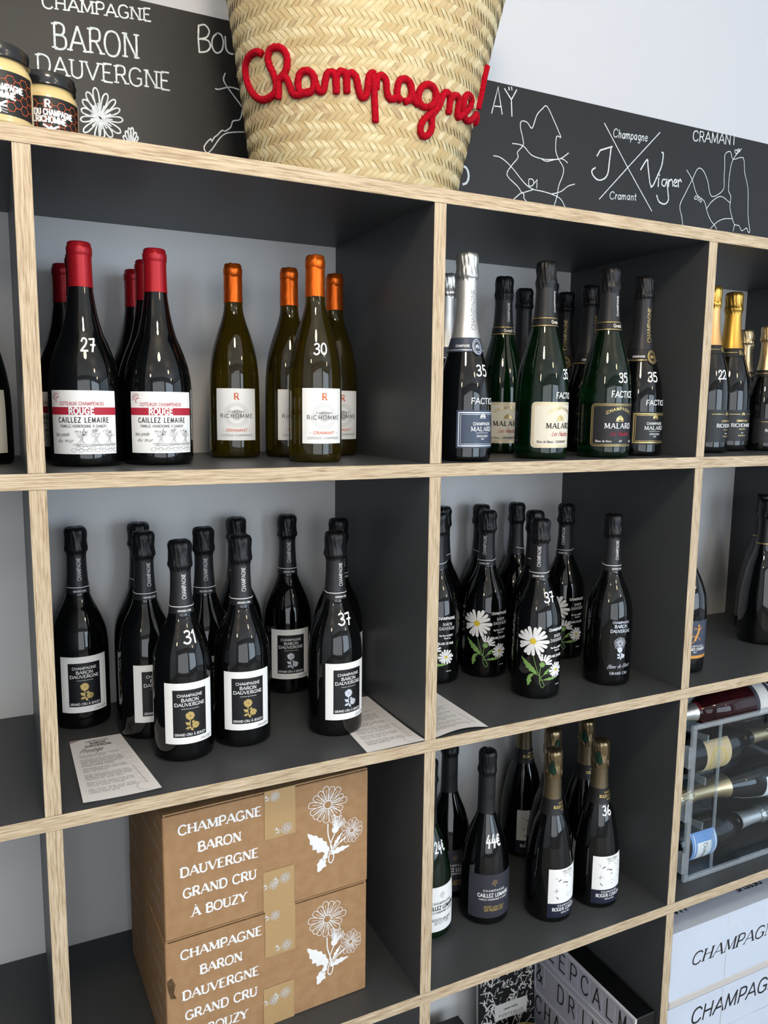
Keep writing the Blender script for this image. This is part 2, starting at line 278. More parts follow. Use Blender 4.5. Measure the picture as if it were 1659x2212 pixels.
# ------------------------------------------------------------------ stroke font (n thin, k thick, c curve)
GL = {
'A': (.88, 'n.02,0 .44,1|k.44,1 .86,0|n.17,.34 .72,.34'), 'B': (.74, 'k.12,0 .12,1|c.12,1 .42,1 .6,.9 .6,.66 .42,.54 .12,.54|c.12,.54 .48,.54 .68,.42 .68,.13 .48,0 .12,0'),
'C': (.82, 'c.74,.8 .62,.95 .42,1 .18,.9 .06,.65 .06,.35 .18,.1 .42,0 .62,.04 .76,.2'), 'D': (.84, 'k.12,0 .12,1|c.12,1 .42,1 .68,.88 .78,.62 .78,.38 .68,.12 .42,0 .12,0'),
'E': (.7, 'k.12,0 .12,1|n.12,1 .62,1|n.12,.52 .52,.52|n.12,0 .66,0'), 'F': (.66, 'k.12,0 .12,1|n.12,1 .62,1|n.12,.5 .5,.5'),
'G': (.86, 'c.74,.82 .62,.95 .42,1 .18,.9 .06,.65 .06,.35 .18,.1 .42,0 .62,.04 .76,.16|k.76,.1 .76,.44|n.5,.44 .8,.44'), 'H': (.86, 'k.12,0 .12,1|k.74,0 .74,1|n.12,.52 .74,.52'),
'I': (.3, 'k.15,0 .15,1'), 'J': (.5, 'c.36,1 .36,.5 .36,.16 .24,.0 .06,.04'), 'K': (.78, 'k.12,0 .12,1|n.66,1 .12,.42|k.3,.6 .74,0'), 'L': (.64, 'k.12,0 .12,1|n.12,0 .6,0'),
'M': (1.02, 'n.1,0 .14,1|k.14,1 .51,.1|n.51,.1 .88,1|k.88,1 .92,0'), 'N': (.88, 'n.12,0 .12,1|k.12,1 .76,0|n.76,0 .76,1'), 'O': (.9, 'c.45,1 .2,.92 .06,.65 .06,.35 .2,.08 .45,0 .7,.08 .84,.35 .84,.65 .7,.92 .45,1'),
'P': (.7, 'k.12,0 .12,1|c.12,1 .45,1 .64,.88 .64,.58 .45,.46 .12,.46'), 'Q': (.9, 'c.45,1 .2,.92 .06,.65 .06,.35 .2,.08 .45,0 .7,.08 .84,.35 .84,.65 .7,.92 .45,1|n.5,.2 .85,-.1'), 'R': (.78, 'k.12,0 .12,1|c.12,1 .45,1 .62,.9 .62,.6 .45,.5 .12,.5|k.4,.5 .74,0'),
'S': (.64, 'c.54,.84 .42,.98 .24,1 .1,.88 .1,.7 .24,.58 .42,.46 .54,.32 .54,.12 .38,0 .2,.02 .06,.18'), 'T': (.76, 'k.38,0 .38,1|n.04,1 .72,1'), 'U': (.84, 'k.12,1 .12,.35|c.12,.36 .16,.12 .42,0 .66,.12 .72,.36|n.72,.35 .72,1'),
'V': (.84, 'k.02,1 .42,0|n.42,0 .82,1'), 'W': (1.2, 'k.02,1 .32,0|n.32,0 .6,1|k.6,1 .9,0|n.9,0 1.18,1'), 'X': (.8, 'k.04,1 .76,0|n.04,0 .76,1'), 'Y': (.8, 'k.02,1 .4,.48|n.78,1 .4,.48|k.4,.48 .4,0'),
'Z': (.72, 'n.06,1 .66,1|k.66,1 .06,0|n.06,0 .68,0'), '0': (.66, 'c.33,1 .14,.88 .06,.5 .14,.12 .33,0 .52,.12 .6,.5 .52,.88 .33,1'), '1': (.4, 'n.08,.8 .26,1|k.26,1 .26,0'), '2': (.66, 'c.08,.76 .16,.95 .34,1 .52,.9 .54,.7 .4,.42 .2,.2 .08,.02|n.08,.0 .62,.02'),
'3': (.64, 'c.08,.9 .28,1 .5,.92 .54,.74 .42,.58 .26,.52|c.26,.52 .5,.46 .58,.26 .46,.06 .26,0 .06,.12'), '4': (.68, 'n.34,1 .06,.34|n.06,.34 .62,.36|k.46,.62 .42,-.12'), '5': (.64, 'n.14,1 .56,1|n.14,1 .12,.58|c.12,.58 .36,.64 .54,.48 .54,.2 .36,0 .08,.08'),
'6': (.64, 'c.5,1 .28,.86 .12,.56 .08,.26 .2,.04 .38,0 .54,.14 .54,.36 .38,.48 .2,.42 .1,.28'), '7': (.62, 'n.06,.96 .58,1|k.58,1 .26,0|n.16,.5 .56,.52'), '8': (.64, 'c.32,.54 .12,.68 .14,.92 .32,1 .5,.92 .5,.68 .32,.54 .1,.4 .08,.12 .32,0 .56,.12 .54,.4 .32,.54'), '9': (.64, 'c.52,.7 .38,.52 .16,.56 .1,.78 .2,.98 .42,.98 .54,.8 .54,.5 .46,.2 .3,0'),
'&': (.84, 'c.78,0 .5,.36 .22,.7 .22,.92 .36,1 .5,.9 .48,.72 .26,.52 .1,.34 .1,.1 .3,0 .5,.08 .66,.28 .74,.44'), '.': (.26, 'k.13,0 .13,.04'), '-': (.44, 'n.08,.45 .36,.45'), ' ': (.42, ''), "'": (.2, 'n.12,1 .08,.8'), ':': (.26, 'k.13,.02 .13,.08|k.13,.5 .13,.56'), ',': (.24, 'n.14,.06 .06,-.14'),
'!': (.28, 'k.14,.28 .14,1|k.14,0 .14,.04'), '€': (.7, 'c.6,.86 .4,.98 .22,.8 .16,.5 .22,.18 .4,0 .6,.1|n.04,.6 .5,.62|n.04,.4 .46,.42'), '(': (.3, 'c.24,1.1 .1,.8 .06,.5 .1,.2 .24,-.1'), ')': (.3, 'c.06,1.1 .2,.8 .24,.5 .2,.2 .06,-.1'),
'a': (.56, 'c.44,.5 .28,.62 .12,.5 .06,.28 .14,.06 .3,.02 .42,.2 .46,.4|n.46,.6 .46,.0'), 'b': (.58, 'n.1,1 .1,0|c.1,.4 .28,.62 .46,.5 .5,.28 .42,.06 .26,0 .1,.16'), 'c': (.5, 'c.44,.5 .3,.62 .12,.5 .06,.3 .12,.08 .3,0 .44,.1'), 'd': (.58, 'c.46,.45 .3,.62 .12,.5 .06,.28 .14,.06 .3,.0 .44,.16|n.46,1 .46,0'),
'e': (.54, 'c.08,.32 .3,.34 .46,.38 .4,.56 .24,.62 .1,.48 .06,.24 .16,.04 .32,0 .46,.12'), 'f': (.36, 'c.34,.96 .22,1 .16,.8 .16,.4 .16,0|n.04,.6 .3,.6'), 'g': (.56, 'c.44,.5 .28,.62 .12,.5 .06,.28 .14,.06 .3,.02 .44,.2|c.46,.6 .46,.1 .44,-.24 .28,-.36 .1,-.26'), 'h': (.56, 'n.1,1 .1,0|c.1,.38 .24,.6 .4,.56 .44,.36 .44,0'),
'i': (.24, 'n.12,.6 .12,0|n.12,.82 .12,.86'), 'j': (.26, 'c.14,.6 .14,.0 .1,-.3 -.02,-.3|n.14,.82 .14,.86'), 'k': (.5, 'n.1,1 .1,0|n.4,.6 .1,.24|n.2,.34 .44,0'), 'l': (.24, 'n.12,1 .12,0'), 'm': (.84, 'n.1,.6 .1,0|c.1,.38 .22,.6 .36,.56 .4,.36 .4,0|c.4,.38 .54,.6 .68,.56 .72,.36 .72,0'),
'n': (.56, 'n.1,.6 .1,0|c.1,.38 .24,.6 .4,.56 .44,.36 .44,0'), 'o': (.56, 'c.28,.62 .1,.5 .06,.3 .12,.08 .28,0 .44,.08 .5,.3 .44,.52 .28,.62'), 'p': (.58, 'n.1,.6 .1,-.36|c.1,.4 .28,.62 .46,.5 .5,.28 .42,.06 .26,0 .1,.16'), 'q': (.56, 'c.44,.5 .28,.62 .12,.5 .06,.28 .14,.06 .3,.02 .44,.2|n.46,.6 .46,-.36'),
'r': (.4, 'n.1,.6 .1,0|c.1,.36 .2,.56 .34,.6'), 's': (.44, 'c.38,.5 .26,.62 .12,.54 .12,.4 .26,.32 .38,.22 .34,.04 .2,0 .06,.1'), 't': (.38, 'c.18,.9 .18,.4 .18,.1 .26,0 .34,.06|n.04,.6 .32,.6'), 'u': (.56, 'c.1,.6 .1,.24 .16,.02 .32,.0 .44,.2|n.46,.6 .46,0'), 'v': (.5, 'n.04,.6 .24,0|n.24,0 .46,.6'),
'w': (.72, 'n.04,.6 .2,0|n.2,0 .36,.56|n.36,.56 .52,0|n.52,0 .68,.6'), 'x': (.5, 'n.06,.6 .44,0|n.06,0 .44,.6'), 'y': (.5, 'n.04,.6 .24,.04|n.46,.6 .14,-.36'), 'z': (.48, 'n.06,.6 .42,.6|n.42,.6 .06,0|n.06,0 .44,0'),
'À': (.88, 'n.02,0 .44,1|k.44,1 .86,0|n.17,.34 .72,.34|n.34,1.28 .5,1.12'), 'Ï': (.3, 'k.15,0 .15,1'), 'à': (.56, 'c.44,.5 .28,.62 .12,.5 .06,.28 .14,.06 .3,.02 .42,.2 .46,.4|n.46,.6 .46,.0|n.2,.95 .32,.78'), 'é': (.54, 'c.08,.32 .3,.34 .46,.38 .4,.56 .24,.62 .1,.48 .06,.24 .16,.04 .32,0 .46,.12|n.24,.78 .36,.95'),
}
def catmull(P, n=4):
    out = []; L = len(P)
    for i in range(L - 1):
        p0 = P[i - 1] if i else P[i]; p1 = P[i]; p2 = P[i + 1]; p3 = P[i + 2] if i + 2 < L else P[i + 1]
        for k in range(n):
            t = k / n
            out.append(tuple(.5 * (2 * p1[q] + (p2[q] - p0[q]) * t + (2 * p0[q] - 5 * p1[q] + 4 * p2[q] - p3[q]) * t * t + (3 * p1[q] - p0[q] - 3 * p2[q] + p3[q]) * t ** 3) for q in range(len(p1))))
    out.append(tuple(P[-1])); return out
_GC = {}
def glyph(ch):
    if ch not in _GC:
        adv, s = GL.get(ch, GL['-']); st = []
        for q in s.split('|'):
            if not q: continue
            pts = [tuple(float(x) for x in w.split(',')) for w in q[1:].split()]
            st.append((q[0], pts))
        _GC[ch] = (adv, st)
    return _GC[ch]
def text_width(s, h, sp=.08, cw=1.0): return sum((glyph(c)[0] * cw + sp) * h for c in s) - sp * h
def text(mb, s, mp, x, y, h, wk=.14, wn=None, serif=False, align='c', sp=.08, cw=1.0, slant=0, rot=0, curve=3, width=None, jit=0, arc=0, rise=0):
    """lettering of cap height h with its baseline at y; rot 90 makes it climb; width sets the total length"""
    wn = wn if wn is not None else wk
    W = text_width(s, h, sp, cw)
    if width:
        cw *= width / W; W = text_width(s, h, sp, cw); 
    px = -W / 2 if align == 'c' else (0 if align == 'l' else -W)
    c, sn = math.cos(R(rot)), math.sin(R(rot))
    def place(u, v, mid=0):
        if arc: v += -arc * (u / (W / 2)) ** 2
        v += rise * u
        return (x + u * c - v * sn, y + u * sn + v * c)
    for ch in s:
        adv, st = glyph(ch)
        jx = random.uniform(-jit, jit) * h; jy = random.uniform(-jit, jit) * h
        for kind, pts in st:
            if kind == 'c': pts = catmull(pts, curve)
            w = {'k': wk, 'n': wn, 'c': (wk + wn) / 2 if serif else wk}[kind] * h
            q = [place(px + jx + (a * cw + slant * b) * h, b * h + jy) for a, b in pts]
            mb.ribbon(q, w, mp, None, 0 if serif else .35)
            if serif and kind in 'kn':
                for e, f in ((0, 1), (-1, -2)):
                    a, b = pts[e]; a2, b2 = pts[f]
                    if abs(b - b2) > .3 and (b < .02 or b > .98) and not (ch in 'AVM' and ((ch == 'A' and b > .9) or (ch == 'V' and b < .1))):
                        t = (.13 if serif is True else serif) + w / h * .25
                        yy = b * h + (wn * h / 2 if b < .5 else -wn * h / 2)
                        mb.ribbon([place(px + jx + ((a - t) * cw + slant * b) * h, yy + jy), place(px + jx + ((a + t) * cw + slant * b) * h, yy + jy)], max(wn * .8, .05) * h, mp, None, 0)
        px += (adv * cw + sp) * h
def daisy(mb, cx, cy, r, n, mp, w=None, fill=True, r0=.2, seed=0, pw=.8, sq=1.0, ang=(0, 360)):
    """ring of daisy petals: filled leaves or outlined loops"""
    rd = random.Random(seed); full = abs(ang[1] - ang[0]) >= 360
    for k in range(n):
        th = R(ang[0] + (ang[1] - ang[0]) * (k / n if full else k / max(1, n - 1))) + rd.uniform(-.06, .06); L = r * rd.uniform(.88, 1.05)
        d = (math.cos(th), math.sin(th)); nn = (-d[1], d[0]); span = 2 * math.pi * (1 if full else abs(ang[1] - ang[0]) / 360) / n
        hw = [0.30, .62, .86, .9, .55]; ts = [r0, .4, .7, .9, 1.0]
        hw = [q * pw * math.sin(span / 2) * L * .95 for q in hw]
        A = [(cx + (d[0] * t * L + nn[0] * h_), cy + (d[1] * t * L + nn[1] * h_) * sq) for t, h_ in zip(ts, hw)]
        B = [(cx + (d[0] * t * L - nn[0] * h_), cy + (d[1] * t * L - nn[1] * h_) * sq) for t, h_ in zip(ts, hw)]
        loop = A + B[::-1]
        if fill: mb.poly(loop, mp)
        else:
            mb.ribbon(catmull(loop + [loop[0]], 2), w, mp); mb.ribbon([(cx + d[0] * L * .35, cy + d[1] * L * .35 * sq), (cx + d[0] * L * .8, cy + d[1] * L * .8 * sq)], w * .8, mp)
def serrated(mb, x0, y0, x1, y1, k, mp, n=5):
    """toothed leaf from its stalk to its tip"""
    dx_, dy_ = x1 - x0, y1 - y0; A, B = [], []
    for i in range(1, n * 2):
        t = i / (n * 2); wv = k * math.sin(math.pi * t ** .8) * (1.15 if i % 2 else .78)
        A.append((x0 + dx_ * t - dy_ * wv, y0 + dy_ * t + dx_ * wv)); B.append((x0 + dx_ * t + dy_ * wv * .6, y0 + dy_ * t - dx_ * wv * .6))
    for i in range(len(A) - 1): mb.poly([A[i], A[i + 1], B[i + 1], B[i]], mp)
    mb.poly([(x0, y0), A[0], B[0]], mp); mb.poly([A[-1], (x1, y1), B[-1]], mp)
def disc(mb, cx, cy, r, mp, n=14, sx=1, sy=1): mb.poly([(cx + r * sx * math.cos(2 * math.pi * k / n), cy + r * sy * math.sin(2 * math.pi * k / n)) for k in range(n)], mp)
def ring(mb, cx, cy, r, w, mp, n=20, sx=1, sy=1): mb.ribbon([(cx + r * sx * math.cos(2 * math.pi * k / n), cy + r * sy * math.sin(2 * math.pi * k / n)) for k in range(n + 1)], w, mp)
def frame2d(mb, x0, x1, y0, y1, w, mp, r=0, sub=.006):
    if r:
        P = []
        for (ax, ay, a0) in ((x1 - r, y1 - r, 0), (x0 + r, y1 - r, 90), (x0 + r, y0 + r, 180), (x1 - r, y0 + r, 270)):
            for k in range(5): P.append((ax + r * math.cos(R(a0 + k * 22.5)), ay + r * math.sin(R(a0 + k * 22.5))))
        P.append(P[0]); mb.ribbon(P, w, mp, sub)
    else:
        for a, b in (((x0, y0), (x1, y0)), ((x1, y0), (x1, y1)), ((x1, y1), (x0, y1)), ((x0, y1), (x0, y0))): mb.ribbon([a, b], w, mp, sub)
def crest(mb, cx, cy, s, mp):
    """little heraldic print: shield between two wings under a crown"""
    disc(mb, cx, cy, s * .22, mp, 8, .8, 1.2)
    for sg in (-1, 1):
        mb.poly([(cx + sg * s * .25, cy - s * .35), (cx + sg * s * .95, cy - s * .4), (cx + sg * s * .85, cy + s * .1), (cx + sg * s * .5, cy + s * .5), (cx + sg * s * .22, cy + s * .35)], mp)
    mb.poly([(cx - s * .25, cy + s * .38), (cx + s * .25, cy + s * .38), (cx + s * .32, cy + s * .75), (cx, cy + s * .6), (cx - s * .32, cy + s * .75)], mp)
    mb.ribbon([(cx - s, cy - s * .55), (cx + s, cy - s * .55)], s * .08, mp)

# ------------------------------------------------------------------ room
D = 0.3614                      # depth of the shelving
HZ = [Z0, Z0 - .3869, Z0 - .8135, Z0 - 1.2428, Z0 - 1.7200]
VX = [-1.0726, -.5363, 0, .5363, 1.0738, 1.6104, 2.147]
T = .0195
LX, CH = -3.0, 2.9
def struct(name, mb, m): o = mb.obj(name, m); o['kind'] = 'structure'; return o
mb = MB(); mb.box((LX - .1, D + .0060, 0), (RX + .1, D + .1, CH)); struct('wall_back', mb, 'wall')
mb = MB(); mb.box((LX - .1, FY - .1, 0), (LX, D, CH)); struct('wall_left', mb, 'wall')
mb = MB(); mb.box((LX, FY - .1, -.1), (RX, D, 0)); struct('floor', mb, 'floor')
mb = MB(); mb.box((LX, FY - .1, CH), (RX, D, CH + .1)); struct('ceiling', mb, 'ceiling')
def wall_with_openings(name, axis, pos, t, a0, a1, ops):
    mb = MB(); cur = a0
    def bx(u0, u1, z0, z1):
        if axis == 'x': mb.box((pos, u0, z0), (pos + t, u1, z1))
        else: mb.box((u0, pos, z0), (u1, pos + t, z1))
    for u0, u1, z0, z1 in ops:
        bx(cur, u0, 0, CH); bx(u0, u1, 0, z0); bx(u0, u1, z1, CH); cur = u1
    bx(cur, a1, 0, CH); struct(name, mb, 'wall')
def window(name, axis, pos, u0, u1, z0, z1, n):
    mb = MB()
    def bx(a, b, c, d):
        if axis == 'x': mb.box((pos, a, c), (pos + .05, b, d))
        else: mb.box((a, pos, c), (b, pos + .05, d))
    bx(u0, u1, z0, z0 + .05); bx(u0, u1, z1 - .05, z1)
    for i in range(n + 1):
        u = u0 + (u1 - u0 - .05) * i / n; bx(u, u + .05, z0 + .05, z1 - .05)
    struct(name, mb, 'frame')
wall_with_openings('wall_right', 'x', RX, .12, FY, D, [(-4.1, -.8, .35, 2.55)]); window('window_1', 'x', RX + .05, -4.1, -.8, .35, 2.55, 4)
wall_with_openings('wall_front', 'y', FY - .12, .12, LX, RX, [(-2.3, 1.1, .25, 2.55), (1.5, 4.3, .35, 2.55)])
window('fill_light_window', 'y', FY - .1, -2.3, 1.1, .25, 2.55, 3); window('window_2', 'y', FY - .1, 1.5, 4.3, .35, 2.55, 4)  # first frame and its opening are added, unseen, around the front fill

# ------------------------------------------------------------------ shop lamps (they light the shelves and show as glints on the glass)
def pendant(x, y, z, power, label, r=.085, mt='bulb'):
    t = thing('pendant_lamp', (x, y, z), label, 'lamp', 'pendant lamps')
    mb = MB(); mb.lathe([(r * math.sin(R(a)), -r * math.cos(R(a))) for a in range(4, 150, 10)], 20); mb.obj('bulb', mt, t, True)
    mb = MB(); mb.lathe([(.02, r * .8), (.026, r * 1.1), (.018, r * 1.6), (.003, r * 1.8), (.003, CH - z - .002)], 12); mb.obj('socket_and_cord', 'plastic_black', t, True)
    l = bpy.data.lights.new('lamp_light', 'POINT'); l.energy = power; l.color = (1.0, .88, .72); l.shadow_soft_size = r * 1.15
    o = bpy.data.objects.new('lamp_light', l); COL.objects.link(o); o.parent = t; o.location = (0, 0, -r * .1)
pendant(.12, -.92, Z0 + .60, 70, 'warm round pendant lamp hanging nearest the shelves')
pendant(1.3, -1.9, Z0 + .66, 12, 'warm round pendant lamp hanging in the middle of the shop')
pendant(2.5, -3.0, Z0 + .66, 8, 'warm round pendant lamp hanging near the far windows')
pendant(-1.5, -2.2, Z0 + .66, 30, 'warm round pendant lamp hanging at the left side of the shop')

# ------------------------------------------------------------------ shelving unit
unit = thing('shelving_unit', (0, 0, 0), 'tall open shelving unit of anthracite boards with pale oak front edges', 'shelves')
for z in HZ:
    mb = MB(); mb.box((VX[0] - T / 2, 0, z - T / 2), (VX[-1] + T / 2, D, z + T / 2)); b = mb.obj('shelf_board', 'laminate', unit)
    mb = MB(); mb.bbox((VX[0] - T / 2, -.0012, z - T / 2), (VX[-1] + T / 2, 0, z + T / 2), .0005); mb.obj('edge_band', 'oak_h', b)
for r_ in range(4):
    for x in VX:
        z1, z0 = HZ[r_] - T / 2, HZ[r_ + 1] + T / 2
        mb = MB(); mb.box((-T / 2, 0, z0), (T / 2, D, z1)); b = mb.obj('divider', 'laminate', unit, loc=(x, 0, 0))
        mb = MB(); mb.bbox((-T / 2, -.0010, z0 + .0003), (T / 2, 0, z1 - .0003), .0005); mb.obj('edge_band', 'oak_v', b)
mb = MB(); mb.box((VX[0] - T / 2, D, HZ[4] - T / 2), (VX[-1] + T / 2, D + .004, HZ[0] + T / 2)); mb.obj('back_panel', 'back_panel', unit)
mb = MB(); mb.box((VX[0], .03, 0), (VX[-1], .045, HZ[4] - T / 2)); mb.obj('plinth', 'laminate', unit)

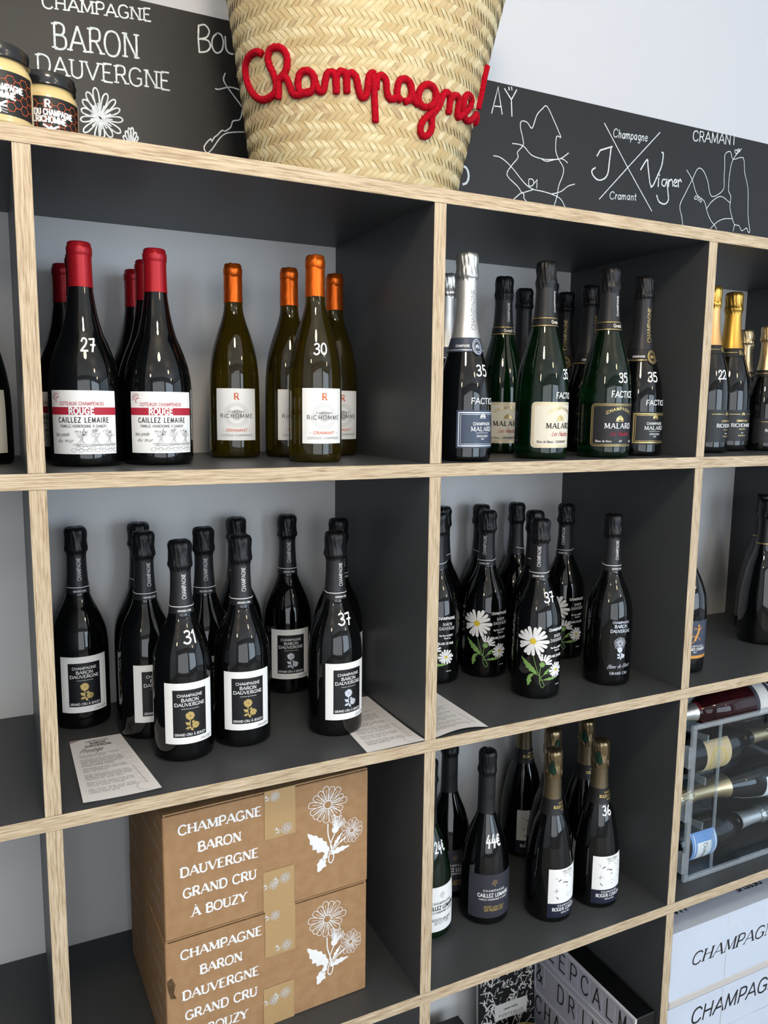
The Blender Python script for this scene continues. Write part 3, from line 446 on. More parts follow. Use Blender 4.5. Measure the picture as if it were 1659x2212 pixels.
# ------------------------------------------------------------------ chalkboard band on the wall above the shelves
cb = thing('chalkboard', (0, 0, 0), 'long black chalkboard band on the wall above the shelves with white village names and maps', 'chalkboard')
mb = MB(); mb.bbox((-1.3, D, Z0 + T / 2), (2.9, D + .0045, Z0 + .3335), .0006); mb.obj('board_panel', 'board', cb)
CHALK = {"AY":[[[0.8537,0.2742],[0.8669,0.3241],[0.8782,0.2765]],[[0.8605,0.2882],[0.8747,0.2896]],[[0.882,0.3241],[0.8988,0.3066],[0.9107,0.3267]],[[0.8988,0.3066],[0.9013,0.2762]],[[0.8918,0.3285],[0.8929,0.3236]],[[0.8983,0.3296],[0.8994,0.3247]]],"MAPAY":[[[0.9434,0.1202],[0.9364,0.1258],[0.9361,0.1328],[0.9291,0.1373],[0.9198,0.1467],[0.8938,0.1644],[0.9036,0.1832],[0.9189,0.201],[0.9172,0.2112],[0.93,0.2253],[0.9295,0.2374],[0.9228,0.2572],[0.9224,0.2676],[0.928,0.2719],[0.9393,0.2702],[0.9509,0.2616],[0.961,0.2877],[0.974,0.302],[0.9851,0.3091],[1.0023,0.2874],[1.0175,0.265],[1.0226,0.2551],[1.0123,0.2553],[1.0113,0.2284],[1.0201,0.2118],[1.0327,0.1973],[1.0312,0.1808],[1.0227,0.1616],[1.0191,0.1394],[1.0129,0.1205]],[[0.9046,0.2257],[0.93,0.2253],[0.9509,0.2108],[0.9785,0.207],[1.0015,0.2091],[1.0247,0.2142],[1.044,0.2277]],[[0.9785,0.2059],[0.9902,0.204],[1.0108,0.2104],[1.0295,0.2142],[1.0426,0.2084]],[[0.8607,0.1962],[0.8781,0.1952],[0.9037,0.1814],[0.9351,0.1557],[0.956,0.146],[0.9814,0.1445],[1.0072,0.1416],[1.0288,0.1351],[1.0405,0.1208]],[[0.9119,0.121],[0.9271,0.1335],[0.9574,0.1444]],[[1.0062,0.1425],[1.028,0.1496],[1.0464,0.1628],[1.0634,0.169]],[[0.947,0.1637],[0.9476,0.1513],[0.9557,0.1523],[0.96,0.1589],[0.9552,0.1647],[0.947,0.1637]],[[0.9614,0.1581],[0.9675,0.1653],[0.9673,0.1492]]],"XX":[[[1.1353,0.3004],[1.2051,0.2208],[1.2799,0.1401]],[[1.2915,0.3062],[1.2099,0.2264],[1.1307,0.1474]]],"JV":[[[1.1195,0.2331],[1.1272,0.2453],[1.1591,0.2573]],[[1.1566,0.2569],[1.1535,0.2268],[1.1501,0.2003],[1.1382,0.1883],[1.1234,0.1856],[1.1105,0.1932],[1.1075,0.202],[1.116,0.2087]],[[1.2417,0.222],[1.2586,0.2453],[1.2623,0.2306],[1.2745,0.1899],[1.2928,0.2193],[1.3021,0.2399],[1.3046,0.2634],[1.3001,0.2658]],[[1.295,0.2119],[1.2948,0.1936]],[[1.2961,0.219],[1.2968,0.2171]],[[1.3154,0.2107],[1.3072,0.2096],[1.3053,0.1996],[1.3137,0.1968],[1.3184,0.2072],[1.3197,0.2112],[1.3238,0.1883],[1.327,0.1691],[1.3167,0.1592],[1.3,0.162],[1.2919,0.1746]],[[1.3252,0.2119],[1.3252,0.1975]],[[1.3256,0.2073],[1.3317,0.2136],[1.3365,0.2095],[1.3384,0.2]],[[1.3406,0.2061],[1.3487,0.2103],[1.3455,0.2154],[1.3409,0.2101],[1.3439,0.2007],[1.351,0.2027]],[[1.3527,0.2155],[1.3551,0.2001]],[[1.3542,0.211],[1.3593,0.2172],[1.363,0.2129]]],"MAPCR":[[[1.3747,0.121],[1.3704,0.1385],[1.3628,0.1615],[1.3784,0.1912],[1.3958,0.2212],[1.4108,0.247],[1.4282,0.2454],[1.4448,0.2235],[1.4528,0.2004],[1.4641,0.1929],[1.488,0.2048],[1.4975,0.2182],[1.4956,0.2382],[1.4956,0.2626],[1.4933,0.2865],[1.5002,0.2955],[1.5121,0.2972],[1.5208,0.2823],[1.5535,0.291],[1.5617,0.2593],[1.5766,0.224],[1.5826,0.1664],[1.5928,0.1296],[1.5866,0.1281],[1.5808,0.1359],[1.566,0.1277],[1.5555,0.1383],[1.54,0.1395],[1.5313,0.1523],[1.521,0.1759],[1.5216,0.2007],[1.5124,0.2139],[1.5134,0.2528],[1.5208,0.2823],[1.5461,0.3095]],[[1.3771,0.2396],[1.3958,0.2212],[1.4128,0.1914],[1.437,0.1803],[1.4478,0.1593],[1.4613,0.1405],[1.474,0.1316],[1.4826,0.1231]],[[1.4472,0.1653],[1.4605,0.1811],[1.4888,0.1967],[1.52,0.1861]],[[1.463,0.1223],[1.4823,0.1387],[1.5055,0.1486],[1.5314,0.1515]],[[1.54,0.1395],[1.5366,0.1238]],[[1.5236,0.3029],[1.5285,0.2963],[1.5331,0.2994],[1.5301,0.3047],[1.5236,0.3029]],[[1.5358,0.308],[1.5326,0.3042],[1.5376,0.3025],[1.5382,0.3083],[1.5413,0.3023]],[[1.4085,0.1877],[1.4067,0.1815],[1.4137,0.1815],[1.4156,0.1862],[1.4085,0.1877]],[[1.4202,0.1859],[1.418,0.1784]],[[1.4251,0.1833],[1.4225,0.1798],[1.4257,0.1761],[1.4289,0.1797],[1.4251,0.1833]]],"DD":[[[0.7927,0.134],[0.8009,0.1384],[0.8048,0.1509],[0.8002,0.1638],[0.7918,0.1678]]],"BOU":[[[0.285,0.3149],[0.2841,0.2946],[0.2855,0.2747]],[[0.285,0.3149],[0.2953,0.3182],[0.3023,0.3102],[0.2975,0.2997],[0.2859,0.295]],[[0.2859,0.295],[0.2999,0.2954],[0.3036,0.2866],[0.297,0.2781],[0.2855,0.2747]],[[0.3157,0.31],[0.3083,0.3018],[0.3062,0.2895],[0.3105,0.2807],[0.3164,0.2795],[0.323,0.2856],[0.3253,0.2981],[0.3221,0.3082],[0.3157,0.31]],[[0.3286,0.3071],[0.3296,0.2893],[0.3348,0.283],[0.3413,0.2826]]],"MAPBO":[[[0.3277,0.2501],[0.3248,0.2387],[0.3351,0.2246],[0.3509,0.2076],[0.3614,0.1945]],[[0.311,0.2233],[0.3167,0.2233],[0.3352,0.23],[0.3512,0.2287]],[[0.3561,0.1986],[0.3518,0.1818],[0.3397,0.1773],[0.3356,0.1668],[0.3261,0.1591],[0.3209,0.1595],[0.3128,0.1508],[0.3075,0.1463],[0.3034,0.1396],[0.3009,0.1429],[0.2902,0.129],[0.2952,0.1198],[0.3045,0.1286],[0.318,0.1479],[0.3314,0.1574],[0.3583,0.1628]]],"FLOWER":[[[0.1279,0.148],[0.1225,0.1657],[0.1159,0.18],[0.1097,0.1828],[0.1088,0.1752],[0.1168,0.1618],[0.1279,0.148]],[[0.1279,0.148],[0.1196,0.1647]],[[0.1279,0.148],[0.1281,0.1686],[0.1262,0.1862],[0.1214,0.1912],[0.1185,0.1834],[0.1218,0.1665],[0.1279,0.148]],[[0.1279,0.148],[0.1255,0.1689]],[[0.1279,0.148],[0.1357,0.1646],[0.1407,0.1796],[0.1385,0.1855],[0.1331,0.1802],[0.1296,0.1652],[0.1279,0.148]],[[0.1279,0.148],[0.1341,0.166]],[[0.1279,0.148],[0.1407,0.1601],[0.1506,0.1719],[0.151,0.1785],[0.1446,0.1759],[0.1359,0.1633],[0.1279,0.148]],[[0.1279,0.148],[0.1403,0.1624]],[[0.1279,0.148],[0.1424,0.1532],[0.1547,0.1596],[0.1577,0.1656],[0.1517,0.1663],[0.14,0.1586],[0.1279,0.148]],[[0.1279,0.148],[0.1436,0.156]],[[0.1279,0.148],[0.1426,0.1457],[0.1562,0.1457],[0.1619,0.15],[0.1573,0.1537],[0.1435,0.1521],[0.1279,0.148]],[[0.1279,0.148],[0.1457,0.1482]],[[0.1279,0.148],[0.1392,0.1374],[0.1507,0.1297],[0.1577,0.1306],[0.1557,0.1368],[0.1432,0.1431],[0.1279,0.148]],[[0.1279,0.148],[0.1436,0.1386]],[[0.1279,0.148],[0.1325,0.1343],[0.1385,0.1234],[0.1445,0.122],[0.1454,0.1286],[0.1381,0.1385],[0.1279,0.148]],[[0.1279,0.148],[0.137,0.1343]],[[0.1279,0.148],[0.1258,0.1338],[0.126,0.1217],[0.1303,0.1182],[0.1339,0.1238],[0.1321,0.1355],[0.1279,0.148]],[[0.1279,0.148],[0.13,0.1324]],[[0.1279,0.148],[0.1222,0.1341],[0.1191,0.1217],[0.1222,0.117],[0.1269,0.1217],[0.1284,0.1341],[0.1279,0.148]],[[0.1279,0.148],[0.1259,0.1317]],[[0.1279,0.148],[0.1146,0.1389],[0.1042,0.1296],[0.1029,0.1233],[0.109,0.1244],[0.1186,0.1348],[0.1279,0.148]],[[0.1279,0.148],[0.1162,0.1348]],[[0.1279,0.148],[0.1147,0.148],[0.1031,0.1459],[0.099,0.141],[0.1035,0.1382],[0.115,0.1418],[0.1279,0.148]],[[0.1279,0.148],[0.1143,0.1437]],[[0.1279,0.148],[0.117,0.1548],[0.1065,0.1588],[0.1007,0.1562],[0.103,0.1511],[0.1142,0.1486],[0.1279,0.148]],[[0.1279,0.148],[0.1151,0.1513]],[[0.1279,0.148],[0.1192,0.1607],[0.1101,0.1702],[0.1035,0.1703],[0.1042,0.1638],[0.1145,0.1556],[0.1279,0.148]],[[0.1279,0.148],[0.1165,0.1585]],[[0.1737,0.1094],[0.1701,0.1183],[0.1659,0.1255],[0.1623,0.1266],[0.1622,0.1227],[0.1671,0.1161],[0.1737,0.1094]],[[0.1737,0.1094],[0.172,0.1214],[0.1693,0.1315],[0.1661,0.1343],[0.1652,0.1296],[0.1686,0.1199],[0.1737,0.1094]],[[0.1737,0.1094],[0.1742,0.1236],[0.1736,0.1358],[0.1711,0.1397],[0.1693,0.1346],[0.1708,0.1227],[0.1737,0.1094]],[[0.1737,0.1094],[0.1764,0.1238],[0.1777,0.1365],[0.1759,0.141],[0.1734,0.136],[0.173,0.1235],[0.1737,0.1094]],[[0.1737,0.1094],[0.1788,0.1206],[0.1822,0.1307],[0.1812,0.1347],[0.178,0.1312],[0.1754,0.121],[0.1737,0.1094]],[[0.1737,0.1094],[0.1798,0.1175],[0.1843,0.1251],[0.1839,0.1287],[0.1805,0.1266],[0.1768,0.1187],[0.1737,0.1094]]]}
def wallmap(x, z): return (x, D - .0006, Z0 + z)
def chalk(name, keys, w):
    mb = MB()
    for k in keys:
        for pl in CHALK[k]:
            pts = [tuple(q) for q in pl]
            if len(pts) > 3: pts = catmull(pts, 3)
            mb.ribbon(pts, w, wallmap)
    mb.obj(name, 'chalk', cb)
chalk('chalk_map', ['MAPAY'], .0019); chalk('chalk_map', ['MAPCR'], .0017); chalk('chalk_map', ['MAPBO'], .0020)
chalk('chalk_lettering', ['AY'], .0024); chalk('chalk_lettering', ['BOU'], .0026); chalk('chalk_lettering', ['DD'], .0045)
chalk('chalk_cross', ['XX'], .0021); chalk('chalk_lettering', ['JV'], .0030); chalk('chalk_flower', ['FLOWER'], .0022)
def word(*a, **k):
    mb = MB(); text(mb, *a, **k); mb.obj('chalk_lettering', 'chalk', cb)
word('CHAMPAGNE', wallmap, .051, .2915, .0185, .13, .13, True, 'l', width=.160, jit=.02, rise=.086)
word('BARON', wallmap, .063, .2375, .0365, .085, .085, True, 'l', width=.124, jit=.02, rise=.062)
word('DAUVERGNE', wallmap, .039, .1985, .0265, .10, .10, True, 'l', width=.198, jit=.02, rise=.045)
word('Champagne', wallmap, 1.160, .2768, .0165, .11, align='l', width=.096, jit=.03, rise=.06, slant=.08)
word('Cramant', wallmap, 1.158, .1510, .0150, .12, align='l', width=.076, jit=.03, rise=.08, slant=.08)
word('CRAMANT', wallmap, 1.3905, .3040, .0215, .11, align='l', width=.137, jit=.02, rise=.08)

# ------------------------------------------------------------------ bottles: prototypes
def interp(prof, z):
    if z <= prof[0][1]: return prof[0][0]
    for (r0, z0), (r1, z1) in zip(prof, prof[1:]):
        if z <= z1: return r0 + (r1 - r0) * (z - z0) / max(1e-9, z1 - z0)
    return prof[-1][0]
def smoothprof(prof, n=3): return [tuple(q) for q in catmull(prof, n)]
def surf(prof, off, rref=None):
    def f(s, z):
        r = interp(prof, z); th = s / (rref or r); r += off
        return (r * math.sin(th), -r * math.cos(th), z)
    return f
def base(prof, top):          # full glass lathe profile: closed foot and body up to z=top
    rb = prof[0][0]
    return [(.0006, .0035), (rb * .55, .003), (rb * .80, .0006), (rb * .88, 0), (rb * .955, .0012), (rb * .993, .0045)] + [q for q in prof if .006 < q[1] < top]
P_CH = smoothprof([(.0432, .0), (.0432, .05), (.0432, .10), (.0431, .118), (.0425, .133), (.0405, .1496), (.0375, .161), (.0333, .173), (.0286, .184), (.0238, .194), (.0198, .204), (.0176, .212), (.0163, .222), (.0153, .233), (.0143, .25), (.0140, .264), (.0139, .275), (.0139, .30)])
P_MA = smoothprof([(.0437, .0), (.0437, .05), (.0436, .09), (.0430, .112), (.0419, .125), (.0397, .143), (.0361, .1606), (.0312, .1782), (.0258, .1958), (.0212, .212), (.0180, .2306), (.0162, .25), (.0155, .265), (.0152, .278), (.0150, .30)])
P_PR = smoothprof([(.0432, .0), (.0434, .03), (.0430, .06), (.0424, .08), (.0411, .10), (.0387, .1214), (.0354, .138), (.0316, .152), (.0281, .1647), (.0245, .178), (.0216, .1895), (.0185, .205), (.0160, .2208), (.0150, .2534), (.0150, .272), (.0148, .30)])
P_CO = smoothprof([(.0445, .0), (.0445, .05), (.0444, .08), (.0432, .105), (.0410, .122), (.0385, .138), (.0355, .153), (.0311, .1732), (.0258, .188), (.0216, .199), (.0188, .212), (.0170, .226), (.0156, .243), (.0150, .258), (.0150, .30)])
P_CZ = smoothprof([(.0462, .0), (.0462, .05), (.0460, .07), (.0450, .095), (.0425, .115), (.0385, .136), (.0325, .158), (.0262, .174), (.0205, .188), (.0163, .201), (.0155, .215), (.0153, .24), (.0151, .262), (.0148, .30)])
P_RED = smoothprof([(.0456, .0), (.0457, .04), (.0457, .085), (.0452, .104), (.0434, .122), (.0392, .1404), (.0318, .161), (.0266, .1735), (.0234, .185), (.0200, .199), (.0174, .2159), (.0158, .228), (.0149, .240), (.0146, .26), (.0146, .28)])
P_WH = smoothprof([(.0394, .0), (.0395, .05), (.0394, .095), (.0388, .118), (.0382, .130), (.0361, .1514), (.0317, .173), (.0253, .1945), (.0196, .211), (.0155, .2265), (.0143, .240), (.0138, .262), (.0137, .285)])
P_HF = [(r * .78, z * .8) for r, z in P_MA]

def wr(a, zs=60, ts=5, seed=0):
    def f(r, z, th):
        n = noise.noise(Vector((math.sin(th) * ts + seed, math.cos(th) * ts, z * zs))) + .6 * noise.noise(Vector((math.sin(th) * ts * 2.3, math.cos(th) * ts * 2.3 + seed, z * zs * 1.6)))
        k = max(0, min(1, r / .008)); return r * (1 + a * n * k), z + .0009 * n * k * (1 if a > .01 else 0)
    return f
def N(name, me, ch=(), label=None): return (name, me, list(ch), label)
def cap_champ(zb, zt, r, m, seed=0, neck=.0150, amp=.045):
    """crumpled foil over the cork and wire cage"""
    h = zt - zb
    prof = [(neck + .0004, zb - .004), (neck + .0010, zb), (r * 1.02, zb + h * .06), (r * 1.06, zb + h * .15), (r * 1.0, zb + h * .28), (r * .965, zb + h * .42), (r * .98, zb + h * .58), (r * 1.0, zb + h * .72), (r * .99, zb + h * .84), (r * .90, zb + h * .94), (r * .74, zb + h * .985), (r * .45, zt), (.0006, zt + .0004)]
    prof = smoothprof(prof, 2)
    w = wr(amp, 90, 3.2, seed)
    def fn(rr, z, th):
        a, b = w(rr, z, th)
        if rr > .006: a += .00055 * max(0, math.cos(th * 4 + seed)) ** 6 + .00035 * math.sin(th * 17 + seed * 3 + z * 160) * (1 if z < zb + h * .85 else .3)
        return a, b
    mb = MB(); mb.lathe(prof, 72, fn, cap0=False); return mb.mesh('cap_foil', m, True, 60)
def sleeve(prof, z0, z1, m, off=.0005, amp=.006, seed=1, name='neck_foil'):
    zs = [z0 + (z1 - z0) * i / 18 for i in range(19)]
    mb = MB(); mb.lathe([(interp(prof, z0) + .0001, z0)] + [(interp(prof, z) + off, z) for z in zs], 56, wr(amp, 40, 2.2, seed), cap0=False, cap1=False); return mb.mesh(name, m, True, 60)
def band(prof, z0, z1, m, off=.0009, name='neck_band'):
    n = max(2, int((z1 - z0) / .002)); mb = MB()
    mb.lathe([(interp(prof, z0) + .0002, z0)] + [(interp(prof, z0 + (z1 - z0) * i / n) + off, z0 + (z1 - z0) * i / n) for i in range(n + 1)] + [(interp(prof, z1) + .0002, z1)], 48, cap0=False, cap1=False); return mb.mesh(name, m, True, 50)
def glass(prof, top, m, name='glass_body'):
    mb = MB(); mb.lathe(base(prof, top) + [(interp(prof, top), top)], 72); return mb.mesh(name, m, True, 50)
def sheet(prof, ha, z0, z1, m, off=.00035, rref=None, name='label', r=0, c=0):
    """paper label hugging the glass, half width ha degrees, with a real paper edge"""
    rr = rref or interp(prof, (z0 + z1) / 2); w = rr * R(ha); f = surf(prof, off, rr); g = surf(prof, 0, rr)
    mb = MB()
    if r:
        P = []
        for (ax, ay, a0) in ((w - r, z1 - r, 0), (-w + r, z1 - r, 90), (-w + r, z0 + r, 180), (w - r, z0 + r, 270)):
            for k in range(5): P.append((ax + r * math.cos(R(a0 + k * 22.5)), ay + r * math.sin(R(a0 + k * 22.5))))
        # rows between the rounded corners
        zs = sorted(set([round(p[1], 6) for p in P])); nx = 26; vs = []
        for z in zs:
            q = 0
            if z > z1 - r: q = r - math.sqrt(max(0, r * r - (z - (z1 - r)) ** 2))
            if z < z0 + r: q = r - math.sqrt(max(0, r * r - ((z0 + r) - z) ** 2))
            for i in range(nx + 1): vs.append(f(-w + q + 2 * (w - q) * i / nx, z))
        mb.add(vs, [(j * (nx + 1) + i, j * (nx + 1) + i + 1, (j + 1) * (nx + 1) + i + 1, (j + 1) * (nx + 1) + i) for j in range(len(zs) - 1) for i in range(nx)])
    else:
        nx, nz = 28, 6
        mb.patch(-w, w, z0, z1, f, nx, nz)
        for x in (-w, w):
            vs = [q for j in range(nz + 1) for q in (f(x, z0 + (z1 - z0) * j / nz), g(x, z0 + (z1 - z0) * j / nz))]
            mb.add(vs, [(2 * j, 2 * j + 2, 2 * j + 3, 2 * j + 1) for j in range(nz)])
        for z in (z0, z1):
            vs = [q for j in range(nx + 1) for q in (f(-w + 2 * w * j / nx, z), g(-w + 2 * w * j / nx, z))]
            mb.add(vs, [(2 * j, 2 * j + 2, 2 * j + 3, 2 * j + 1) for j in range(nx)])
    return mb.mesh(name, m, True, 40), w, surf(prof, off + .00028, rr), surf(prof, off + .00055, rr)
def T_(fn, m, name='lettering'):
    mb = MB(); fn(mb); return mb.mesh(name, m)
def vtext(prof, s, ph, z0, length, h, off, wk=.15, serif=False):
    """letters climbing the neck"""
    rr = interp(prof, z0 + length / 2); f = surf(prof, off, rr)
    return lambda mb: text(mb, s, f, rr * R(ph) + h / 2, z0, h, wk, .1 if serif else None, serif, 'l', rot=90, width=length)

TYPES = {}
# --- burgundy shape, red capsule
def burg_cap(prof, zb, zt, r, m, seed, amp=.006):
    mb = MB(); zs = [zb + (zt - .018 - zb) * i / 12 for i in range(13)]
    pr = [(interp(prof, zb) + .0002, zb)] + [(max(interp(prof, z) + .0006, r - .0011) if z > zb + .02 else interp(prof, z) + .0006, z) for z in zs] + [(r - .0008, zt - .0175), (r, zt - .0165), (r + .0002, zt - .009), (r, zt - .0068), (r - .0010, zt - .0055), (r - .0012, zt - .002), (r - .0028, zt - .0002), (r - .006, zt), (.0005, zt - .0004)]
    mb.lathe(pr, 56, wr(amp, 60, 2.6, seed), cap0=False); return mb.mesh('capsule', m, True, 45)
lb, w, f1, f2 = sheet(P_RED, 57, .0165, .0985, 'paper_white')
def rouge(mb):
    pass
def sun(mb, cx, cy, s, f, w_=.0007):
    mb.ribbon(catmull([(cx + s * .05, cy - s * .5), (cx - s * .12, cy - s * .15), (cx + s * .1, cy + s * .12), (cx + s * .45, cy + s * .2)], 4), w_ * 1.3, f)
    for a, l0, l1 in ((185, .35, .7), (160, .35, .75), (135, .35, .85), (110, .38, .9), (85, .42, .85), (60, .5, .85)):
        mb.ribbon([(cx + s * l0 * math.cos(R(a)), cy + s * l0 * math.sin(R(a))), (cx + s * l1 * math.cos(R(a)), cy + s * l1 * math.sin(R(a)))], w_, f)
def redprint(mb): sun(mb, -.0355, .088, .0095, f1); text(mb, 'COTEAUX CHAMPENOIS', f1, -.030, .0795, .0042, .15, align='l', width=.056)
def blkprint(mb):
    text(mb, 'CAILLEZ LEMAIRE', f1, 0, .0575, .0062, .17, width=.060, sp=.22); text(mb, 'FAMILLE VIGNERONNE À DAMERY', f1, 0, .0510, .0034, .13, width=.058)
    text(mb, 'bas pieds', f1, -.0385, .0400, .0045, .10, align='l', slant=.35, width=.020); text(mb, 'du mur', f1, -.0350, .0320, .0045, .10, align='l', slant=.35, width=.022)
def vine(mb):
    rd = random.Random(3)
    for cx in (-.003, .0145, .0330):     # gnarled vine heads over a dry stone wall
        for k in range(16):
            a = rd.uniform(0, 6.28); x = cx + rd.gauss(0, .0036); z = .0445 + rd.gauss(0, .0020); r0 = rd.uniform(.0008, .0022)
            mb.ribbon(catmull([(x + r0 * math.cos(a + t) * 1.3, z + r0 * math.sin(a + t)) for t in (0, .9, 1.9, 2.8)], 2), rd.choice((.00025, .0004)), f1)
        for sg in (-1, -.3, .5, 1): mb.ribbon(catmull([(cx + sg * .0045, .0430), (cx + sg * .0018 + .0005, .0385), (cx + sg * .0016, .0340), (cx + sg * .0050, .0300)], 3), .0003, f1)
        for k in range(4): x = cx + rd.uniform(-.006, .006); mb.ribbon([(x, .0405 + rd.uniform(-.002, .002)), (x + rd.uniform(-.002, .003), .0385)], .0003, f1)
    for z in (.0296, .0288, .0279, .0272): mb.ribbon(catmull([(-.014 + rd.uniform(0, .006), z), (.004, z + rd.uniform(-.0008, .0008)), (.02, z + rd.uniform(-.0008, .0008)), (.044, z + .0004)], 4), .0003, f1)
    for i in range(13):
        cx = -.012 + i * .0046 + rd.uniform(-.001, .001); cz = .0215 + (i % 2) * .0028; rx, rz = rd.uniform(.0024, .0040), rd.uniform(.0016, .0026); n = 7
        P = [(cx + rx * math.cos(6.283 * k / n) * rd.uniform(.8, 1.1), max(.0175, cz + rz * math.sin(6.283 * k / n) * rd.uniform(.8, 1.1))) for k in range(n)]
        mb.ribbon(catmull(P + [P[0]], 2), .0003, f1)
TYPES['rouge'] = [N('glass_body', glass(P_RED, .275, 'glass_black')), N('capsule', burg_cap(P_RED, .2325, .2905, .0160, 'foil_red', 1)),
    N('label', lb, [N('red_stripe', T_(lambda mb: mb.patch(-w, w, .0672, .0770, surf(P_RED, .0005, .0457), 28, 1), 'ink_red', 's')), N('lettering', T_(redprint, 'ink_red')), N('lettering', T_(blkprint, 'ink_black')),
                    N('lettering', T_(lambda mb: text(mb, 'ROUGE', surf(P_RED, .0008, .0457), -.002, .0682, .0078, .24, width=.030, sp=.16), 'ink_white')), N('vine_drawing', T_(vine, 'ink_black'))])]
# --- white coteaux, orange capsule
lw, w, g1, g2 = sheet(P_WH, 48, .0275, .1075, 'paper_white')
def halo(mb):
    for k in range(44):
        a = 2 * math.pi * k / 44; mb.ribbon([(.0135 * math.cos(a), .067 + .0135 * math.sin(a)), (.0195 * math.cos(a), .067 + .0195 * math.sin(a))], .0007, g1)
    disc(mb, 0, .067, .0085, g1)
TYPES['cramant'] = [N('glass_body', glass(P_WH, .282, 'glass_olive')), N('capsule', burg_cap(P_WH, .2405, .2995, .0146, 'foil_orange', 5, .022)),
    N('label', lw, [N('sun_rays', T_(halo, 'ink_pale')), N('lettering', T_(lambda mb: (text(mb, 'R', g2, 0, .0905, .0095, .20, .07, True), text(mb, '- CRAMANT -', g2, 0, .0412, .0040, .16, width=.044)), 'ink_orange')),
                    N('lettering', T_(lambda mb: (text(mb, 'DOMAINE', g2, 0, .0705, .0026, .17, width=.025, sp=.5), text(mb, 'RiCHOMME', g2, 0, .0625, .0058, .12, width=.053, sp=.25)), 'ink_black')),
                    N('lettering', T_(lambda mb: text(mb, 'COTEAUX CHAMPENOIS', g2, 0, .0340, .0030, .14, width=.050), 'ink_grey'))])]
# --- slim prestige shape with long sleeve: blue and black
def prestige(key, foilm, smooth, bandm, papm, lines, seed, capt, green=False):
    lb_, w_, a1, a2 = sheet(P_PR, 57, .0205, .0780, papm, rref=.0430)
    def band_mesh():
        f = surf(P_PR, .0011, .0300); mb = MB(); mb.lathe([(interp(P_PR, z) + o, z) for z, o in ((.1660, .0002), (.1662, .0011), (.170, .0011), (.178, .0011), (.1875, .0011), (.188, .0004))], 48, cap0=False, cap1=False)
        for (cx, r0) in ((.0, .0125),):
            vs = [f(cx, .1745)] + [f(cx + r0 * math.cos(2 * math.pi * k / 24) * .92, .1745 + r0 * math.sin(2 * math.pi * k / 24) * 1.1) for k in range(24)]
            mb.add([(x * 1.012, y * 1.012, z) for x, y, z in vs], [(0, k + 1, (k + 1) % 24 + 1) for k in range(24)])
        return mb.mesh('neck_band', bandm, True, 40)
    fs = surf(P_PR, .0019, .0300)
    TYPES[key] = [N('glass_body', glass(P_PR, .276, 'glass_black')), N('cap_foil', cap_champ(.2770, .3165, .0170, foilm, seed, .0150)),
        N('neck_foil', sleeve(P_PR, .1880, .2765, smooth, .0006, .004, seed), [N('lettering', T_(vtext(P_PR, 'CHAMPAGNE', -4, .200, .062, .0058, .0013, .12, True), capt))]),
        N('neck_band', band_mesh(), [N('band_line', T_(lambda mb: (mb.ribbon([(-.09, .1690), (-.012, .1690)], .0011, fs, .003), mb.ribbon([(.012, .1690), (.09, .1690)], .0011, fs, .003)), lines)),
            N('seal', T_(lambda mb: (ring(mb, 0, .1745, .0105, .0012, fs, 24, .9, 1.05), ring(mb, 0, .1745, .0078, .0008, fs, 24, .9, 1.05), crest(mb, 0, .1745, .0048, fs)), 'ink_silver' if lines == 'ink_silver' else 'ink_gold')),
            N('lettering', T_(lambda mb: text(mb, 'CHAMPAGNE', fs, -.0150, .1735, .0034, .17, align='r', width=.024), 'ink_white'))]),
        N('label', lb_, [N('border_print', T_(lambda mb: (frame2d(mb, -w_ + .0035, w_ - .0035, .0240, .0745, .0016, a1), frame2d(mb, -w_ + .0065, w_ - .0065, .0268, .0718, .0006, a1)), lines)),
            N('crest_print', T_(lambda mb: crest(mb, 0, .0690, .0058, a2), 'ink_white' if lines == 'ink_silver' else 'ink_gold')),
            N('lettering', T_(lambda mb: (text(mb, 'CHAMPAGNE', a2, 0, .0555, .0042, .17, width=.034, sp=.15), text(mb, 'MALARD', a2, 0, .0465, .0064, .18, .10, True, width=.042, sp=.2), mb.ribbon([(-.012, .0438), (.012, .0438)], .0005, a2, .004), text(mb, 'EXCELLENCE', a2, 0, .0375, .0028, .16, width=.022), text(mb, 'BRUT', a2, 0, .0335, .0018, .2)), 'ink_white'))])]
prestige('prestige_blue', 'foil_silver', 'foil_silver_smooth', 'band_blue', 'paper_blue', 'ink_silver', 2, 'ink_grey')
prestige('prestige_black', 'foil_black', 'foil_black_smooth', 'band_black', 'paper_black', 'ink_gold', 4, 'ink_gold')
